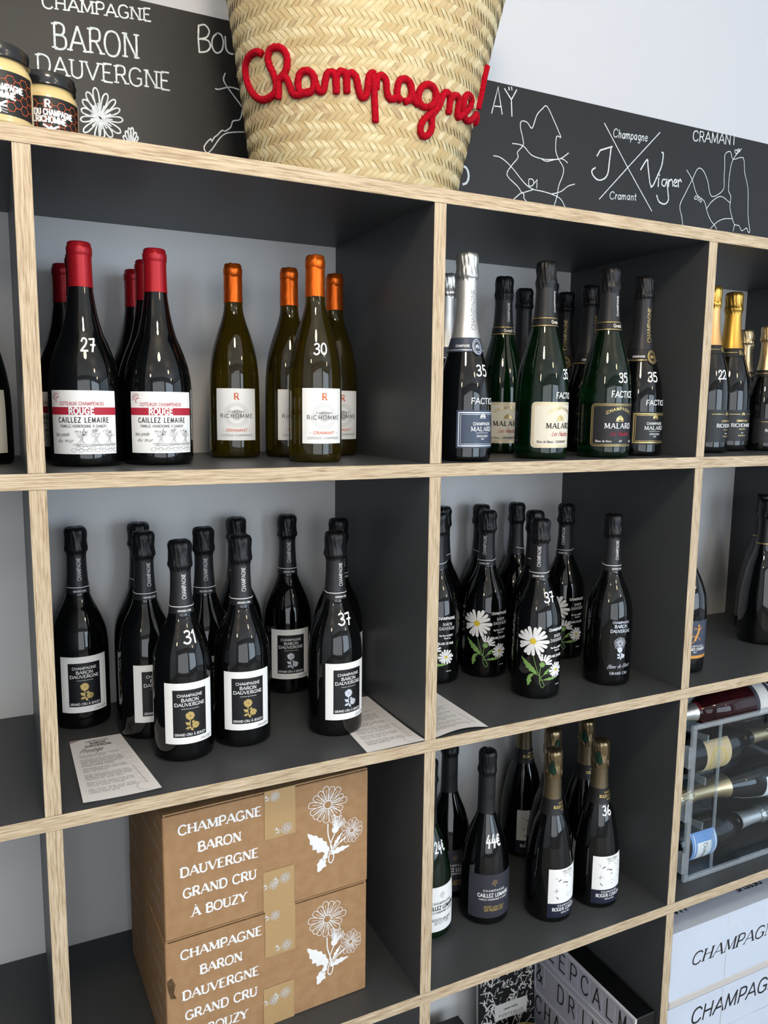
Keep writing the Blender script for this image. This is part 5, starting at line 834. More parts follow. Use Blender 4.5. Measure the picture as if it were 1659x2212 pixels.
# ------------------------------------------------------------------ woven basket
bk = thing('straw_basket', (.4852, .18, HZ[0] + T / 2 + .0003), 'large woven straw basket with red knitted lettering on the top board', 'basket')
BZ = .0101
def EA(z): return .1567 + .1699 * (z + BZ) + .0783 * (z + BZ) ** 2
CS = .0595
def EB(z): return .125 + .10 * (z + BZ)
def ell(u, z, off=0):          # u = angle from the front
    a, b = EA(z) + off, EB(z) + off
    return (CS * z + a * math.sin(u), -b * math.cos(u), z)
BH = .40
mb = MB(); n = 96; zs = [BH * i / 10 for i in range(11)]
vs = [ell(2 * math.pi * k / n, z, -.0006) for z in zs for k in range(n)] + [ell(2 * math.pi * k / n, z, -.0060) for z in reversed(zs) for k in range(n)]
mb.add(vs, [(i * n + k, i * n + (k + 1) % n, (i + 1) * n + (k + 1) % n, (i + 1) * n + k) for i in range(2 * len(zs) - 1) for k in range(n)] + [tuple(reversed(range(n)))])
M['straw_dark'] = mat('straw_underlay', '#a38d5e', rough=.9)
M['straw_a'] = mat('straw_pale', '#cfbf94', rough=.55, var=((90, 90, 90), '#c2af82', 3)); M['straw_b'] = mat('straw_cream', '#d8cba6', rough=.55, var=((90, 90, 90), '#c7b68a', 3)); M['straw_c'] = mat('straw_tan', '#bfab80', rough=.6, var=((90, 90, 90), '#bfa777', 3)); M['straw_d'] = mat('straw_brown', '#ad9671', rough=.6, var=((90, 90, 90), '#c4ae84', 3))
mb.obj('basket_lining', 'straw_dark', bk, True)
def leaf_mesh(lean, w, h):
    """one bulging palm strip of the plait: local x along the row, y up, z outward; one long edge tucks under its neighbour"""
    vs = []; nx, ny = 4, 5
    for j in range(ny):
        for i in range(nx):
            u, v = i / (nx - 1), j / (ny - 1)
            y = (v - .5) * h * 1.40
            x = (u - .5) * w * 1.42 * (.96 if v in (0, 1) else 1) + lean * y * .86
            e = u if lean > 0 else 1 - u
            z = .0002 + .0021 * e + .0008 * math.sin(math.pi * u) - .0010 * abs(2 * v - 1) ** 3
            vs.append((x, y, z))
    return vs, [(j * nx + i, j * nx + i + 1, (j + 1) * nx + i + 1, (j + 1) * nx + i) for j in range(ny - 1) for i in range(nx - 1)]
RH, LW = .0118, .0096
LM = {}
for lean in (1, -1):
    vs, fs = leaf_mesh(lean, LW, RH)
    for m_ in 'abcd':
        mb = MB(); mb.add(vs, fs); LM[(lean, m_)] = mb.mesh('palm_strip', 'straw_' + m_, True, 60)
camr = Vector(cam.location) - Vector(bk.location)
leaves_ = []
rows = int(BH / RH); rd = random.Random(5)
for j in range(rows):
    z = (j + .5) * RH; a, b = EA(z), EB(z)
    per = math.pi * (3 * (a + b) - math.sqrt((3 * a + b) * (a + 3 * b))); cnt = int(per / LW)
    # even spacing along the oval
    S = [0]; K = 720
    for k in range(K):
        u0, u1 = 2 * math.pi * k / K, 2 * math.pi * (k + 1) / K
        S.append(S[-1] + math.hypot(a * (math.sin(u1) - math.sin(u0)), b * (math.cos(u1) - math.cos(u0))))
    ph = rd.random(); tone = rd.choice('aabbabc') if j % 5 else 'c'; ki = 0
    for i in range(cnt):
        s_ = (i + ph) / cnt * S[-1]
        while ki < K and S[ki + 1] < s_: ki += 1
        if ki >= K: break
        u = 2 * math.pi * (ki + (s_ - S[ki]) / (S[ki + 1] - S[ki])) / K
        p0 = Vector(ell(u, z + .0030)); tx = Vector((a * math.cos(u), b * math.sin(u), 0)).normalized()
        up = (Vector(ell(u, z + .01)) - p0).normalized(); nm = tx.cross(up).normalized(); up = nm.cross(tx)
        tl = rd.uniform(-.07, .07); sc = rd.uniform(.94, 1.06)
        mt = Matrix((tx, up, nm)).transposed().to_4x4() @ Matrix.Rotation(tl, 4, 'Z') @ Matrix.Scale(sc, 4); mt.translation = p0
        m_ = rd.choice([tone, tone, 'a', 'b', 'c']) if rd.random() > .05 else 'd'
        if j in (8, 9, 21, 22) and rd.random() < .35: m_ = 'd'
        face = nm.dot((camr - p0).normalized()) / (camr - p0).length ** 2
        leaves_.append((face if .0 < p0.z < .30 else -1, (1 if j % 2 else -1, m_), mt))
leaves_.sort(key=lambda q: -q[0])
for f_, key, mt in leaves_[:300]:
    o = link('palm_strip', LM[key], bk); o.matrix_local = mt
rest = MB(); mi = 'abcd'
tmpl = {k: ([Vector(v.co) for v in me.vertices], [tuple(p.vertices) for p in me.polygons]) for k, me in LM.items()}
for f_, key, mt in leaves_[300:]:
    v, fs = tmpl[key]; rest.m = mi.index(key[1]); rest.add([mt @ q for q in v], fs)
o = rest.obj('palm_weave', ['straw_a', 'straw_b', 'straw_c', 'straw_d'], bk, True, sharp=60); o['kind'] = 'stuff'
mb = MB(); mb.tube([ell(2 * math.pi * k / 60, BH + .002, -.002) for k in range(61)], .006, 8); mb.obj('rim', 'straw_a', bk, True)
for sg in (-1, 1):
    mb = MB(); mb.tube(catmull([(x, sg * .13, z) for x, z in ((-.10, BH - .03), (-.105, BH + .06), (-.06, BH + .16), (0, BH + .19), (.06, BH + .16), (.105, BH + .06), (.10, BH - .03))], 5), .007, 10); mb.obj('handle', 'straw_c', bk, True)
# loose fibres
rd = random.Random(9)
for k in range(9):
    u = rd.uniform(-1.6, 1.6); z = rd.uniform(.02, .33); a = Vector(ell(u, z, .001)); d = (a - Vector((0, 0, z))).normalized()
    mb = MB(); mb.tube([a, a + d * .006 + Vector((0, 0, -.003)), a + d * .009 + Vector((.002, 0, -.010))], .00018, 4); mb.obj('straw_fibre', 'straw_b', bk)
YARN = [[[0.3156,0.1205,0.1878],[0.3103,0.1288,0.193],[0.3045,0.1432,0.1925],[0.302,0.1562,0.184],[0.3032,0.1594,0.1707],[0.3063,0.1549,0.155],[0.3111,0.1447,0.1409],[0.3174,0.1319,0.1322],[0.3239,0.1199,0.1319],[0.3298,0.11,0.1369],[0.3305,0.1071,0.1472],[0.3274,0.1089,0.1595],[0.3227,0.1129,0.1722],[0.3208,0.1135,0.1822],[0.323,0.1085,0.1909],[0.3293,0.1003,0.192],[0.336,0.0936,0.1878],[0.3406,0.0907,0.1776],[0.3407,0.0926,0.1643],[0.3367,0.0983,0.1555],[0.3325,0.104,0.1506]],[[0.3334,0.1072,0.1273],[0.3334,0.105,0.1389],[0.333,0.1035,0.1505],[0.3367,0.0983,0.1551],[0.3415,0.0939,0.1508],[0.3449,0.092,0.1416],[0.349,0.0896,0.1314],[0.3546,0.0849,0.1294],[0.363,0.0779,0.1319],[0.371,0.072,0.1344],[0.3724,0.0697,0.146],[0.3684,0.0711,0.1558],[0.3617,0.0755,0.159],[0.3559,0.0803,0.1557],[0.3537,0.0835,0.1453],[0.3561,0.0829,0.1344],[0.3639,0.0774,0.1309],[0.371,0.0721,0.1334]],[[0.3666,0.0722,0.1578],[0.3717,0.0695,0.1518],[0.375,0.0688,0.1401],[0.3794,0.0671,0.1322],[0.384,0.0642,0.1341],[0.3855,0.0623,0.1447],[0.3877,0.0601,0.1544],[0.3933,0.0571,0.1564],[0.3977,0.0555,0.1526],[0.4002,0.0569,0.1284]],[[0.4005,0.0565,0.1304],[0.3994,0.0551,0.1498],[0.4025,0.053,0.1566],[0.407,0.0512,0.1572],[0.4111,0.0499,0.1541],[0.4137,0.0515,0.129]],[[0.4139,0.0512,0.1309],[0.4127,0.0497,0.1503],[0.4155,0.0483,0.1554],[0.4199,0.0467,0.1562],[0.4249,0.0457,0.1511],[0.4274,0.0459,0.1416],[0.431,0.046,0.1301],[0.4354,0.0452,0.1266],[0.4395,0.0438,0.1309],[0.4411,0.0423,0.1428],[0.4422,0.0409,0.1547],[0.4464,0.0397,0.1586],[0.4512,0.0389,0.1576]],[[0.448,0.0395,0.1572],[0.45,0.041,0.1379],[0.4521,0.0425,0.1184],[0.4544,0.0442,0.0963]],[[0.4533,0.0404,0.1383],[0.4533,0.0391,0.152],[0.4568,0.0381,0.1567],[0.4624,0.0373,0.1567],[0.4668,0.0374,0.1508],[0.4683,0.0382,0.1402],[0.4719,0.0388,0.1308],[0.479,0.0383,0.1302],[0.4847,0.0377,0.1346]],[[0.4948,0.0381,0.1293],[0.5034,0.038,0.1328],[0.507,0.0371,0.1425],[0.5044,0.0358,0.1539],[0.4953,0.0352,0.1583],[0.487,0.0356,0.1549],[0.4841,0.0367,0.1445],[0.4847,0.0377,0.1346],[0.4924,0.0381,0.1289]],[[0.503,0.0356,0.1557],[0.5078,0.0372,0.1426],[0.5124,0.0385,0.1334],[0.5192,0.0394,0.1307],[0.5244,0.0397,0.1338]],[[0.5345,0.0418,0.1294],[0.5247,0.0402,0.1298],[0.5186,0.0386,0.1377],[0.5204,0.0376,0.1491],[0.5291,0.0377,0.1574],[0.5402,0.0394,0.159],[0.548,0.0417,0.1532],[0.5491,0.0432,0.1433],[0.5441,0.0432,0.134],[0.5345,0.0418,0.1294]],[[0.5464,0.0411,0.1549],[0.5516,0.0432,0.148],[0.5545,0.0449,0.1406],[0.5491,0.0449,0.1291],[0.5356,0.0433,0.1178],[0.5275,0.043,0.108],[0.5256,0.044,0.0974],[0.531,0.0456,0.0912],[0.5394,0.0469,0.094],[0.5458,0.0473,0.1036],[0.5451,0.0456,0.1158],[0.5472,0.045,0.1245],[0.5561,0.046,0.1348],[0.561,0.0459,0.1463],[0.5661,0.0462,0.1562],[0.5742,0.0487,0.1569],[0.5784,0.0511,0.1509],[0.5773,0.0538,0.13]],[[0.5779,0.0522,0.1426],[0.5814,0.0519,0.1539],[0.5895,0.0544,0.1593],[0.5973,0.0583,0.1576],[0.5981,0.0605,0.1465],[0.5974,0.062,0.1358],[0.604,0.066,0.1333]],[[0.6037,0.0656,0.1347],[0.6111,0.0689,0.1402],[0.6228,0.0748,0.1495],[0.631,0.0787,0.16],[0.6297,0.0758,0.1689],[0.6196,0.0685,0.1703],[0.6113,0.065,0.1622],[0.6113,0.0675,0.1487],[0.6185,0.0741,0.1385],[0.6316,0.0839,0.1392],[0.6474,0.0961,0.15],[0.6591,0.1059,0.1618]],[[0.6709,0.0973,0.2309],[0.667,0.0984,0.2136],[0.6663,0.1031,0.1967],[0.6643,0.1059,0.1811],[0.6625,0.1079,0.1688]],[[0.661,0.1127,0.1498],[0.6724,0.1264,0.1598],[0.6661,0.1158,0.1614]]]
for pl in YARN:
    pts = [tuple(q) for q in pl]; pts = catmull(pts, 4)
    out = []
    for q in pts:
        zz = q[2] - BZ; v = Vector(q) - Vector((.4852 + CS * zz, .18, 0)); d = Vector((v.x / EA(zz) ** 2, v.y / EB(zz) ** 2, 0)).normalized()
        k = 1 / math.sqrt((v.x / EA(zz)) ** 2 + (v.y / EB(zz)) ** 2)
        out.append(Vector((v.x * k + CS * zz, v.y * k, zz)) + d * .0050)
    # resample evenly and knit: two counter-running ridges give the stitched look
    ev = [out[0]]
    for q in out[1:]:
        while (q - ev[-1]).length > .0013: ev.append(ev[-1] + (q - ev[-1]).normalized() * .0013)
    if len(ev) < 3: ev = out
    mb = MB(); SEG = 16; mb.tube(ev, .0046, SEG)
    for i in range(len(ev)):
        for k in range(SEG):
            th = 2 * math.pi * k / SEG; w_ = abs(math.sin(2 * th + i * .62)) + abs(math.sin(2 * th - i * .62))
            j = i * SEG + k; v = Vector(mb.v[j]); c_ = ev[i]; f_ = .90 + .15 * w_ * .8
            if i in (0, len(ev) - 1): f_ *= .75
            mb.v[j] = tuple(c_ + (v - c_) * f_)
    mb.obj('yarn_lettering', 'yarn', bk, True, sharp=80)

# ------------------------------------------------------------------ printed sheets
def sheetpaper(corners, z, label, title, seed, lift, lip):
    """A5 leaflet, slightly curled; corners = back left, back right, front right, front left"""
    t = thing('printed_leaflet', (0, 0, z), label, 'leaflet', 'printed leaflets on the second shelf')
    bl, br, fr, fl = [Vector(q) for q in corners]
    rd = random.Random(seed)
    def mp(u, v, off=0):       # u 0..1 left to right, v 0 (front) .. 1 (back)
        p = (fl * (1 - u) + fr * u) * (1 - v) + (bl * (1 - u) + br * u) * v
        return (p.x, p.y, .0008 + off + lift(u, v))
    mb = MB(); mb.patch(0, 1, 0, 1, mp, 16, 20)
    n = len(mb.v); mb.v += [(x, y, z_ - .0002) for x, y, z_ in mb.v[:n]]; fs = [tuple(i + n for i in reversed(f)) for f in mb.f]; mb.f += fs; mb.mi += [0] * len(fs)
    sh = mb.obj('sheet', 'paper_sheet', t, True)
    W = (fr - fl).length; H = ((bl - fl).length + (br - fr).length) / 2
    m2 = lambda x, y: mp(x / W, y / H, .0003)
    mb = MB(); hh = H / 28
    text(mb, 'CHAMPAGNE', m2, W * .5, H * .925, hh * .9, .09, width=W * .38, sp=.2); text(mb, 'BARON', m2, W * .5, H * .885, hh * .85, .22, .12, True, width=W * .28); text(mb, 'DAUVERGNE', m2, W * .5, H * .842, hh * .85, .22, .12, True, width=W * .48)
    text(mb, title, m2, W * .12, H * .755, hh * 1.9, .07, align='l', slant=.6, width=W * .36)
    mb.obj('lettering', 'ink_black', sh)
    mb = MB(); y = .70
    words = 'assemblage pinot noir chardonnay terroir vigne raisin cuvee vendange elevage fleur or pale bulles fines nez fruits bouche ronde fraiche accord mets dessert tarte volaille'.split()
    for para in (2, 5, 3, 4, 3, 3):
        for k in range(para):
            s = ' '.join(rd.choice(words) for _ in range(5 if k < para - 1 else 3)); x1 = .78 if k < para - 1 else rd.uniform(.4, .7)
            text(mb, s, m2, W * .10, H * y, hh * .42, .16, align='l', width=W * (x1 - .10) , curve=1, slant=.2); y -= .0255
        y -= .022
    mb.obj('small_print', 'ink_grey', sh)
    mb = MB(); x = W * .86
    for k in range(15):
        yy = H * (.80 - k * .045); mb.ribbon(catmull([(x - W * .07, yy), (x, yy + H * .008 * (-1) ** k), (x + W * .09, yy - H * .004)], 3), W * .005, m2)
    mb.ribbon([(x - W * .02, H * .42), (x + W * .02, H * .12)], W * .008, m2); mb.ribbon(catmull([(x + W * .05, H * .12), (x - W * .06, H * .14), (x - W * .14, H * .09), (x - W * .10, H * .03), (x - W * .0, H * .02)], 5), W * .007, m2)
    mb.obj('mauve_flourish', 'ink_mauve', sh)
    return sh, mp, W, H, t
zs_ = HZ[2] + T / 2
sh, mp, W, H, t = sheetpaper([(.0345, .219), (.1085, .219), (.1345, .014), (.036, .014)], zs_, 'white printed leaflet on the shelf left of the bottle marked 31', 'Prestige', 1, lambda u, v: .0004 + .0012 * (1 - v) * (u - .5) ** 2 * 4, 0)
mb = MB(); mb.poly([(0, H * 1.0), (0, H * .955), (W * .12, H * .972), (W * .22, H * .995), (W * .22, H)], lambda x, y: mp(x / W, y / H, .0004)); mb.obj('pink_corner', 'ink_mauve', sh)
sheetpaper([(.4390, .2040), (.5245, .2045), (.5235, -.008), (.4285, -.002)], zs_, 'white printed leaflet hanging over the shelf edge by the bottle marked 37', 'Oeil de Perdrix', 2, lambda u, v: .0004 + .0045 * (1 - v) ** 4 * u, 0)
sheetpaper([(.5520, .2350), (.6420, .1750), (.6430, .003), (.5490, .003)][0:0] or [(.5490, .168), (.6440, .171), (.6455, .0030), (.5485, .0020)], zs_, 'white printed leaflet lying against the divider below the daisy bottles', 'Fine Fleur', 3, lambda u, v: .0004 + .0060 * max(0, math.sin(math.pi * u)) * (1 - v) ** 3, 0)

# ------------------------------------------------------------------ kraft cardboard cartons
def carton(z, label, dx=0):
    w, d, h = .318, .262, .1888
    t = thing('cardboard_box', (.1362 + dx, .0370, z), label, 'box', 'kraft cartons on the third shelf', R(2.4))
    mb = MB(); mb.bbox((0, 0, 0), (w, d, h - .003), .0016); mb.obj('box_body', 'card', t)
    for i, (y0, y1) in enumerate(((0.0012, d / 2 - .0015), (d / 2 + .0015, d - .0012))):
        mb = MB(); mb.m = 0; mb.box((.001, y0, h - .0022), (w - .001, y1, h)); mb.obj('top_flap', 'card', t)
    mb = MB(); mb.box((.004, -.0002, h - .0030), (w - .004, .004, h - .0022)); mb.obj('corrugated_edge', 'card_in', t)
    F = lambda x, y: (x, -.0004, y); F2 = lambda x, y: (x, -.0009, y)
    mb = MB()
    for s, yy, ww, cx in (('CHAMPAGNE', .1545, .122, .082), ('BARON', .1235, .063, .080), ('DAUVERGNE', .0910, .115, .080), ('GRAND CRU', .0585, .108, .080), ('À BOUZY', .0270, .081, .078)):
        text(mb, s, F, cx, yy, .0138, .23, .11, True, width=ww)
    mb.obj('lettering', 'ink_white', t)
    mb = MB(); cx = .249
    daisy(mb, cx, .1445, .0305, 15, F, w=.0009, fill=False, r0=.24, seed=2, pw=.85); daisy(mb, cx + .0410, .0920, .0185, 14, F, w=.0007, fill=False, r0=.24, seed=3, pw=.85, sq=1.1); daisy(mb, cx + .010, .098, .0260, 8, F, w=.0008, fill=False, r0=.35, seed=4, pw=.9, ang=(30, 95))
    ring(mb, cx, .1445, .0062, .0008, F); ring(mb, cx + .041, .092, .0036, .0007, F); disc(mb, cx + .0125, .1010, .0060, F, 10)
    for pl in ([(0, .113), (.0005, .095), (.006, .076), (.010, .058), (.006, .048), (.0015, .052), (.003, .064), (.010, .074)], [(.012, .096), (.005, .080), (.006, .070)], [(.006, .066), (.018, .076), (.024, .081)], [(.022, .078), (.030, .084)]):
        mb.ribbon(catmull([(cx + x, y) for x, y in pl], 4), .0018, F)
    def lf(x0, y0, x1, y1, k, n=5):
        dx_, dy_ = x1 - x0, y1 - y0; A, B = [], []
        for i in range(1, n * 2):
            t = i / (n * 2); wv = k * math.sin(math.pi * t ** .8) * (1.15 if i % 2 else .78)
            A.append((cx + x0 + dx_ * t - dy_ * wv, y0 + dy_ * t + dx_ * wv)); B.append((cx + x0 + dx_ * t + dy_ * wv * .6, y0 + dy_ * t - dx_ * wv * .6))
        P = [(cx + x0, y0)] + A + [(cx + x1, y1)] + B[::-1]
        for i in range(len(A) - 1): mb.poly([A[i], A[i + 1], B[i + 1], B[i]], F)
        mb.poly([(cx + x0, y0), A[0], B[0]], F); mb.poly([A[-1], (cx + x1, y1), B[-1]], F)
    lf(.003, .068, -.034, .106, .24); lf(-.001, .071, -.010, .050, .22, 3); lf(-.008, .060, -.017, .038, .42, 3); lf(.004, .062, .038, .068, .17, 4); lf(.010, .072, .024, .093, .15, 4)
    mb.obj('daisy_print', 'ink_white', t)
    # packing tape, torn in little teeth
    for (x0, x1, y0, y1, up) in ((.1470, .1955, h - .076, h + .0006, 1), (.1440, .1930, .0002, .0640, 0)):
        mb = MB(); n = 22; ye = y0 if up else y1; yf = y1 if up else y0
        for i in range(n):
            a = x0 + (x1 - x0) * i / n; b = x0 + (x1 - x0) * (i + 1) / n; m_ = (a + b) / 2; tt = .0014 if up else -.0014
            mb.add([F2(a, ye + tt), F2(m_, ye), F2(b, ye + tt), F2(b, yf), F2(a, yf)], [(0, 1, 2, 3, 4)])
        if up: mb.add([(x0, -.0009, h + .0006), (x1, -.0009, h + .0006), (x1, d * .6, h + .0006), (x0, d * .6, h + .0006)], [(0, 1, 2, 3)])
        tp = mb.obj('packing_tape', 'tape', t); G = lambda x, y: (x, -.0012, y)
        mb = MB()
        for cx_, cy_, s_ in (((x0 + x1) / 2 + .010, ye + (.012 if up else -.018), .0085), ((x0 + x1) / 2 - .008, (h - .010) if up else ye - .024, .0075)):
            daisy(mb, cx_, cy_, s_, 12, G, w=.0005, fill=False, r0=.2, seed=5)
            mb.ribbon([(cx_ - s_, cy_ - s_ * .2), (cx_ - s_ * 2.3, cy_ + s_ * .3)], .0008, G); mb.poly([(cx_ - s_ * 1.4, cy_), (cx_ - s_ * 1.9, cy_ + s_ * .7), (cx_ - s_ * 2.1, cy_ + s_ * .1)], G); mb.poly([(cx_ - s_ * 1.5, cy_ - s_ * .1), (cx_ - s_ * 2.2, cy_ - s_ * .6), (cx_ - s_ * 1.3, cy_ - s_ * .5)], G)
        mb.obj('tape_print', 'ink_pale', tp)
    # side print: grape variety tick list
    S = lambda x, y: (-.0004, d - x, y)
    mb = MB()
    for i, s in enumerate(('BRUT', 'BLANC DE BLANCS', 'ROSE', 'MILLESIME', 'PRESTIGE')):
        yy = .150 - .031 * i; frame2d(mb, d - .017, d - .008, yy - .002, yy + .009, .0009, S); text(mb, s, S, d - .026, yy, .0075, .12, align='r', width=.012 * len(s) * .62)
        text(mb, 'Champagne Baron', S, .045, yy + .010, .0050, .10, width=.060)
    mb.obj('lettering', 'ink_pale', t)
    return t
zc = HZ[3] + T / 2 + .0004
b1_ = carton(zc, 'lower kraft cardboard carton with white daisy print, torn at its left edge')
mb = MB(); mb.poly([(.001, .128), (.008, .132), (.013, .120), (.010, .105), (.014, .098), (.006, .100), (.003, .112)], lambda x, y: (x, -.0007, y)); mb.obj('torn_patch', 'card_in', b1_)
carton(zc + .1892, 'upper kraft cardboard carton with white daisy print, stacked on the other', .001)

# ------------------------------------------------------------------ acrylic bottle case
ac = thing('acrylic_bottle_case', (1.147, .0385, HZ[3] + T / 2 + .0003), 'clear acrylic case holding lying bottles, on the third shelf at the right', 'display case')
W_, H_, D_ = .385, .328, .29
def pane(name, a, b, m='acrylic'):
    mb = MB(); mb.bbox(a, b, .0008); return mb.obj(name, m, ac)
pane('base_panel', (0, .006, .0), (W_, D_, .005)); pane('side_panel', (.0, .007, .005), (.004, D_, .275)); pane('side_panel', (W_ - .004, .007, .005), (W_, D_, .325)); pane('back_wall', (.004, D_ - .004, .005), (W_ - .004, D_, .275))
dr = pane('door', (.010, .0, .010), (W_ - .002, .003, H_ - .010))
for a, b in (((0, -.002, 0), (.011, .006, H_)), ((0.011, -.002, 0), (W_, .006, .009)), ((.011, -.002, H_ - .009), (W_, .006, H_)), ((W_ - .010, -.002, .009), (W_, .006, H_ - .009))):
    mb = MB(); mb.bbox(a, b, .0012); mb.obj('door_rim', 'acrylic_edge', dr)
for z in (.040, .150, .262):
    mb = MB(); mb.bbox((-.006, .001, z - .022), (.004, .014, z + .022), .001); mb.obj('hinge', 'acrylic_edge', ac)
for x in (.085, .287):
    mb = MB(); mb.bbox((x, .007, .005), (x + .005, .012, H_ - .010), .0008); mb.obj('upright', 'acrylic_edge', ac)
def cradle(z, x):
    """scalloped cross bar that carries the bottles"""
    mb = MB(); n = 24; vs = []
    for i in range(n + 1):
        y = .014 + (D_ - .020) * i / n; c = abs(math.sin(2 * math.pi * i / n)); zz = z + .004 - .009 * c
        vs += [(x, y, z - .012), (x, y, zz), (x + .004, y, zz), (x + .004, y, z - .012)]
    fs = []
    for i in range(n):
        a = i * 4; fs += [(a, a + 4, a + 5, a + 1), (a + 1, a + 5, a + 6, a + 2), (a + 2, a + 6, a + 7, a + 3), (a + 3, a + 7, a + 4, a)]
    mb.add(vs, fs + [(0, 1, 2, 3), (n * 4 + 3, n * 4 + 2, n * 4 + 1, n * 4)]); mb.obj('cradle_bar', 'acrylic_edge', ac)
for z in (.103, .200, .290):
    for x in (.058, .300): cradle(z, x)
    pane('shelf_sheet', (.004, .014, z - .014), (W_ - .004, D_ - .004, z - .0115))
mb = MB(); mb.box((.2080, -.0035, H_ - .030), (.300, -.0022, H_ - .012)); tg = mb.obj('price_strip', 'paper_black', ac)
mb = MB(); text(mb, 'Caisse vide: 120€', lambda x, y: (x, -.0042, y), .2120, H_ - .026, .0080, .16, align='l', width=.082); mb.obj('lettering', 'ink_white', tg)
# bottle types that lie in the case
def liecase(key, papm, ink, word, prof, glassm, capm, slm, seed, z0=.030, z1=.105, ha=70, deco=None, z0s=.2070):
    lb_, w_, a1, a2 = sheet(prof, ha, z0, z1, papm)
    ch = [N('lettering', T_(lambda mb: text(mb, word, a2, 0, (z0 + z1) / 2 - .004, .0095, .10, width=.046), ink))]
    if deco: ch += deco(w_, a1)
    TYPES[key] = [N('glass_body', glass(prof, .283, glassm)), N('cap_foil', cap_champ(.2762, .3165, .0172, capm, seed, .0150)), N('neck_foil', sleeve(prof, z0s, .2762, slm, .0006, .004, seed)), N('label', lb_, ch)]; PROF[key] = prof
M['paper_sky'] = mat('sky_blue_paper', '#79a4dc', rough=.45); M['paper_tan'] = mat('tan_parchment_label', '#d8bd92', rough=.5)
liecase('lie_blue', 'paper_sky', 'ink_black', 'Domaine', P_CH, 'glass_black', 'foil_silver', 'foil_silver_smooth', 21, .030, .100, 62, lambda w_, a1: [N('pale_panel', T_(lambda mb: mb.patch(-w_ * .55, w_ * .75, .044, .084, a1, 14, 1), 'paper_white')), N('blue_stripe', T_(lambda mb: (mb.ribbon([(-w_ * .9, .096), (w_ * .9, .096)], .003, a1, .005), mb.ribbon([(-w_ * .9, .038), (w_ * .9, .038)], .002, a1, .005)), 'ink_white'))])
liecase('lie_tan', 'paper_tan', 'ink_gold', 'Cuvee', P_CH, 'glass_black', 'foil_champagne', 'foil_champagne', 22, .055, .125, 58, lambda w_, a1: [N('gold_ring', T_(lambda mb: ring(mb, 0, .088, .028, .002, a1, 28, .9, .8), 'ink_yellow'))], z0s=.225)
liecase('lie_silver', 'paper_white', 'ink_black', 'Brut', P_PR, 'glass_black', 'foil_champagne', 'foil_champagne', 23, .030, .090, 50, None, .175)
liecase('lie_rose', 'paper_slate', 'ink_white', 'ROSE', P_CH, 'glass_rose', 'foil_silver', 'foil_silver', 24, .020, .070, 80, lambda w_, a1: [N('grey_panel', T_(lambda mb: mb.patch(-w_ * .6, w_ * .7, .030, .060, a1, 14, 1), 'ink_pale')), N('silver_band', T_(lambda mb: mb.ribbon([(-w_, .018), (w_, .018)], .004, a1, .005), 'ink_silver'))])
ax, az = 1.147, HZ[3] + T / 2
def lie(kind, x, y, z, flip, roll, label):
    # lying along x; base left when flip is False
    e = Matrix.Rotation(R(90 if not flip else -90), 4, 'Y') @ Matrix.Rotation(R(roll), 4, 'Z')
    bottle(kind, x, y, 0, 0, label, 'bottles lying in the acrylic case', z=z, rot=e.to_euler())
lie('lie_blue', ax + .012, .100, az + .005 + .0445, False, 20, 'bottle with sky blue label lying on the bottom level of the acrylic case')
lie('lie_silver', ax + .345, .100, az + .103 + .0400, True, -25, 'bottle with silver gold neck pointing left, second level of the acrylic case')
lie('lie_tan', ax + .012, .100, az + .200 + .0395, False, 10, 'bottle with large tan parchment label lying on the third level of the acrylic case')
lie('lie_rose', ax + .262, .092, az + .290 + .0395, True, 30, 'rose wine bottle lying on the top level of the acrylic case')

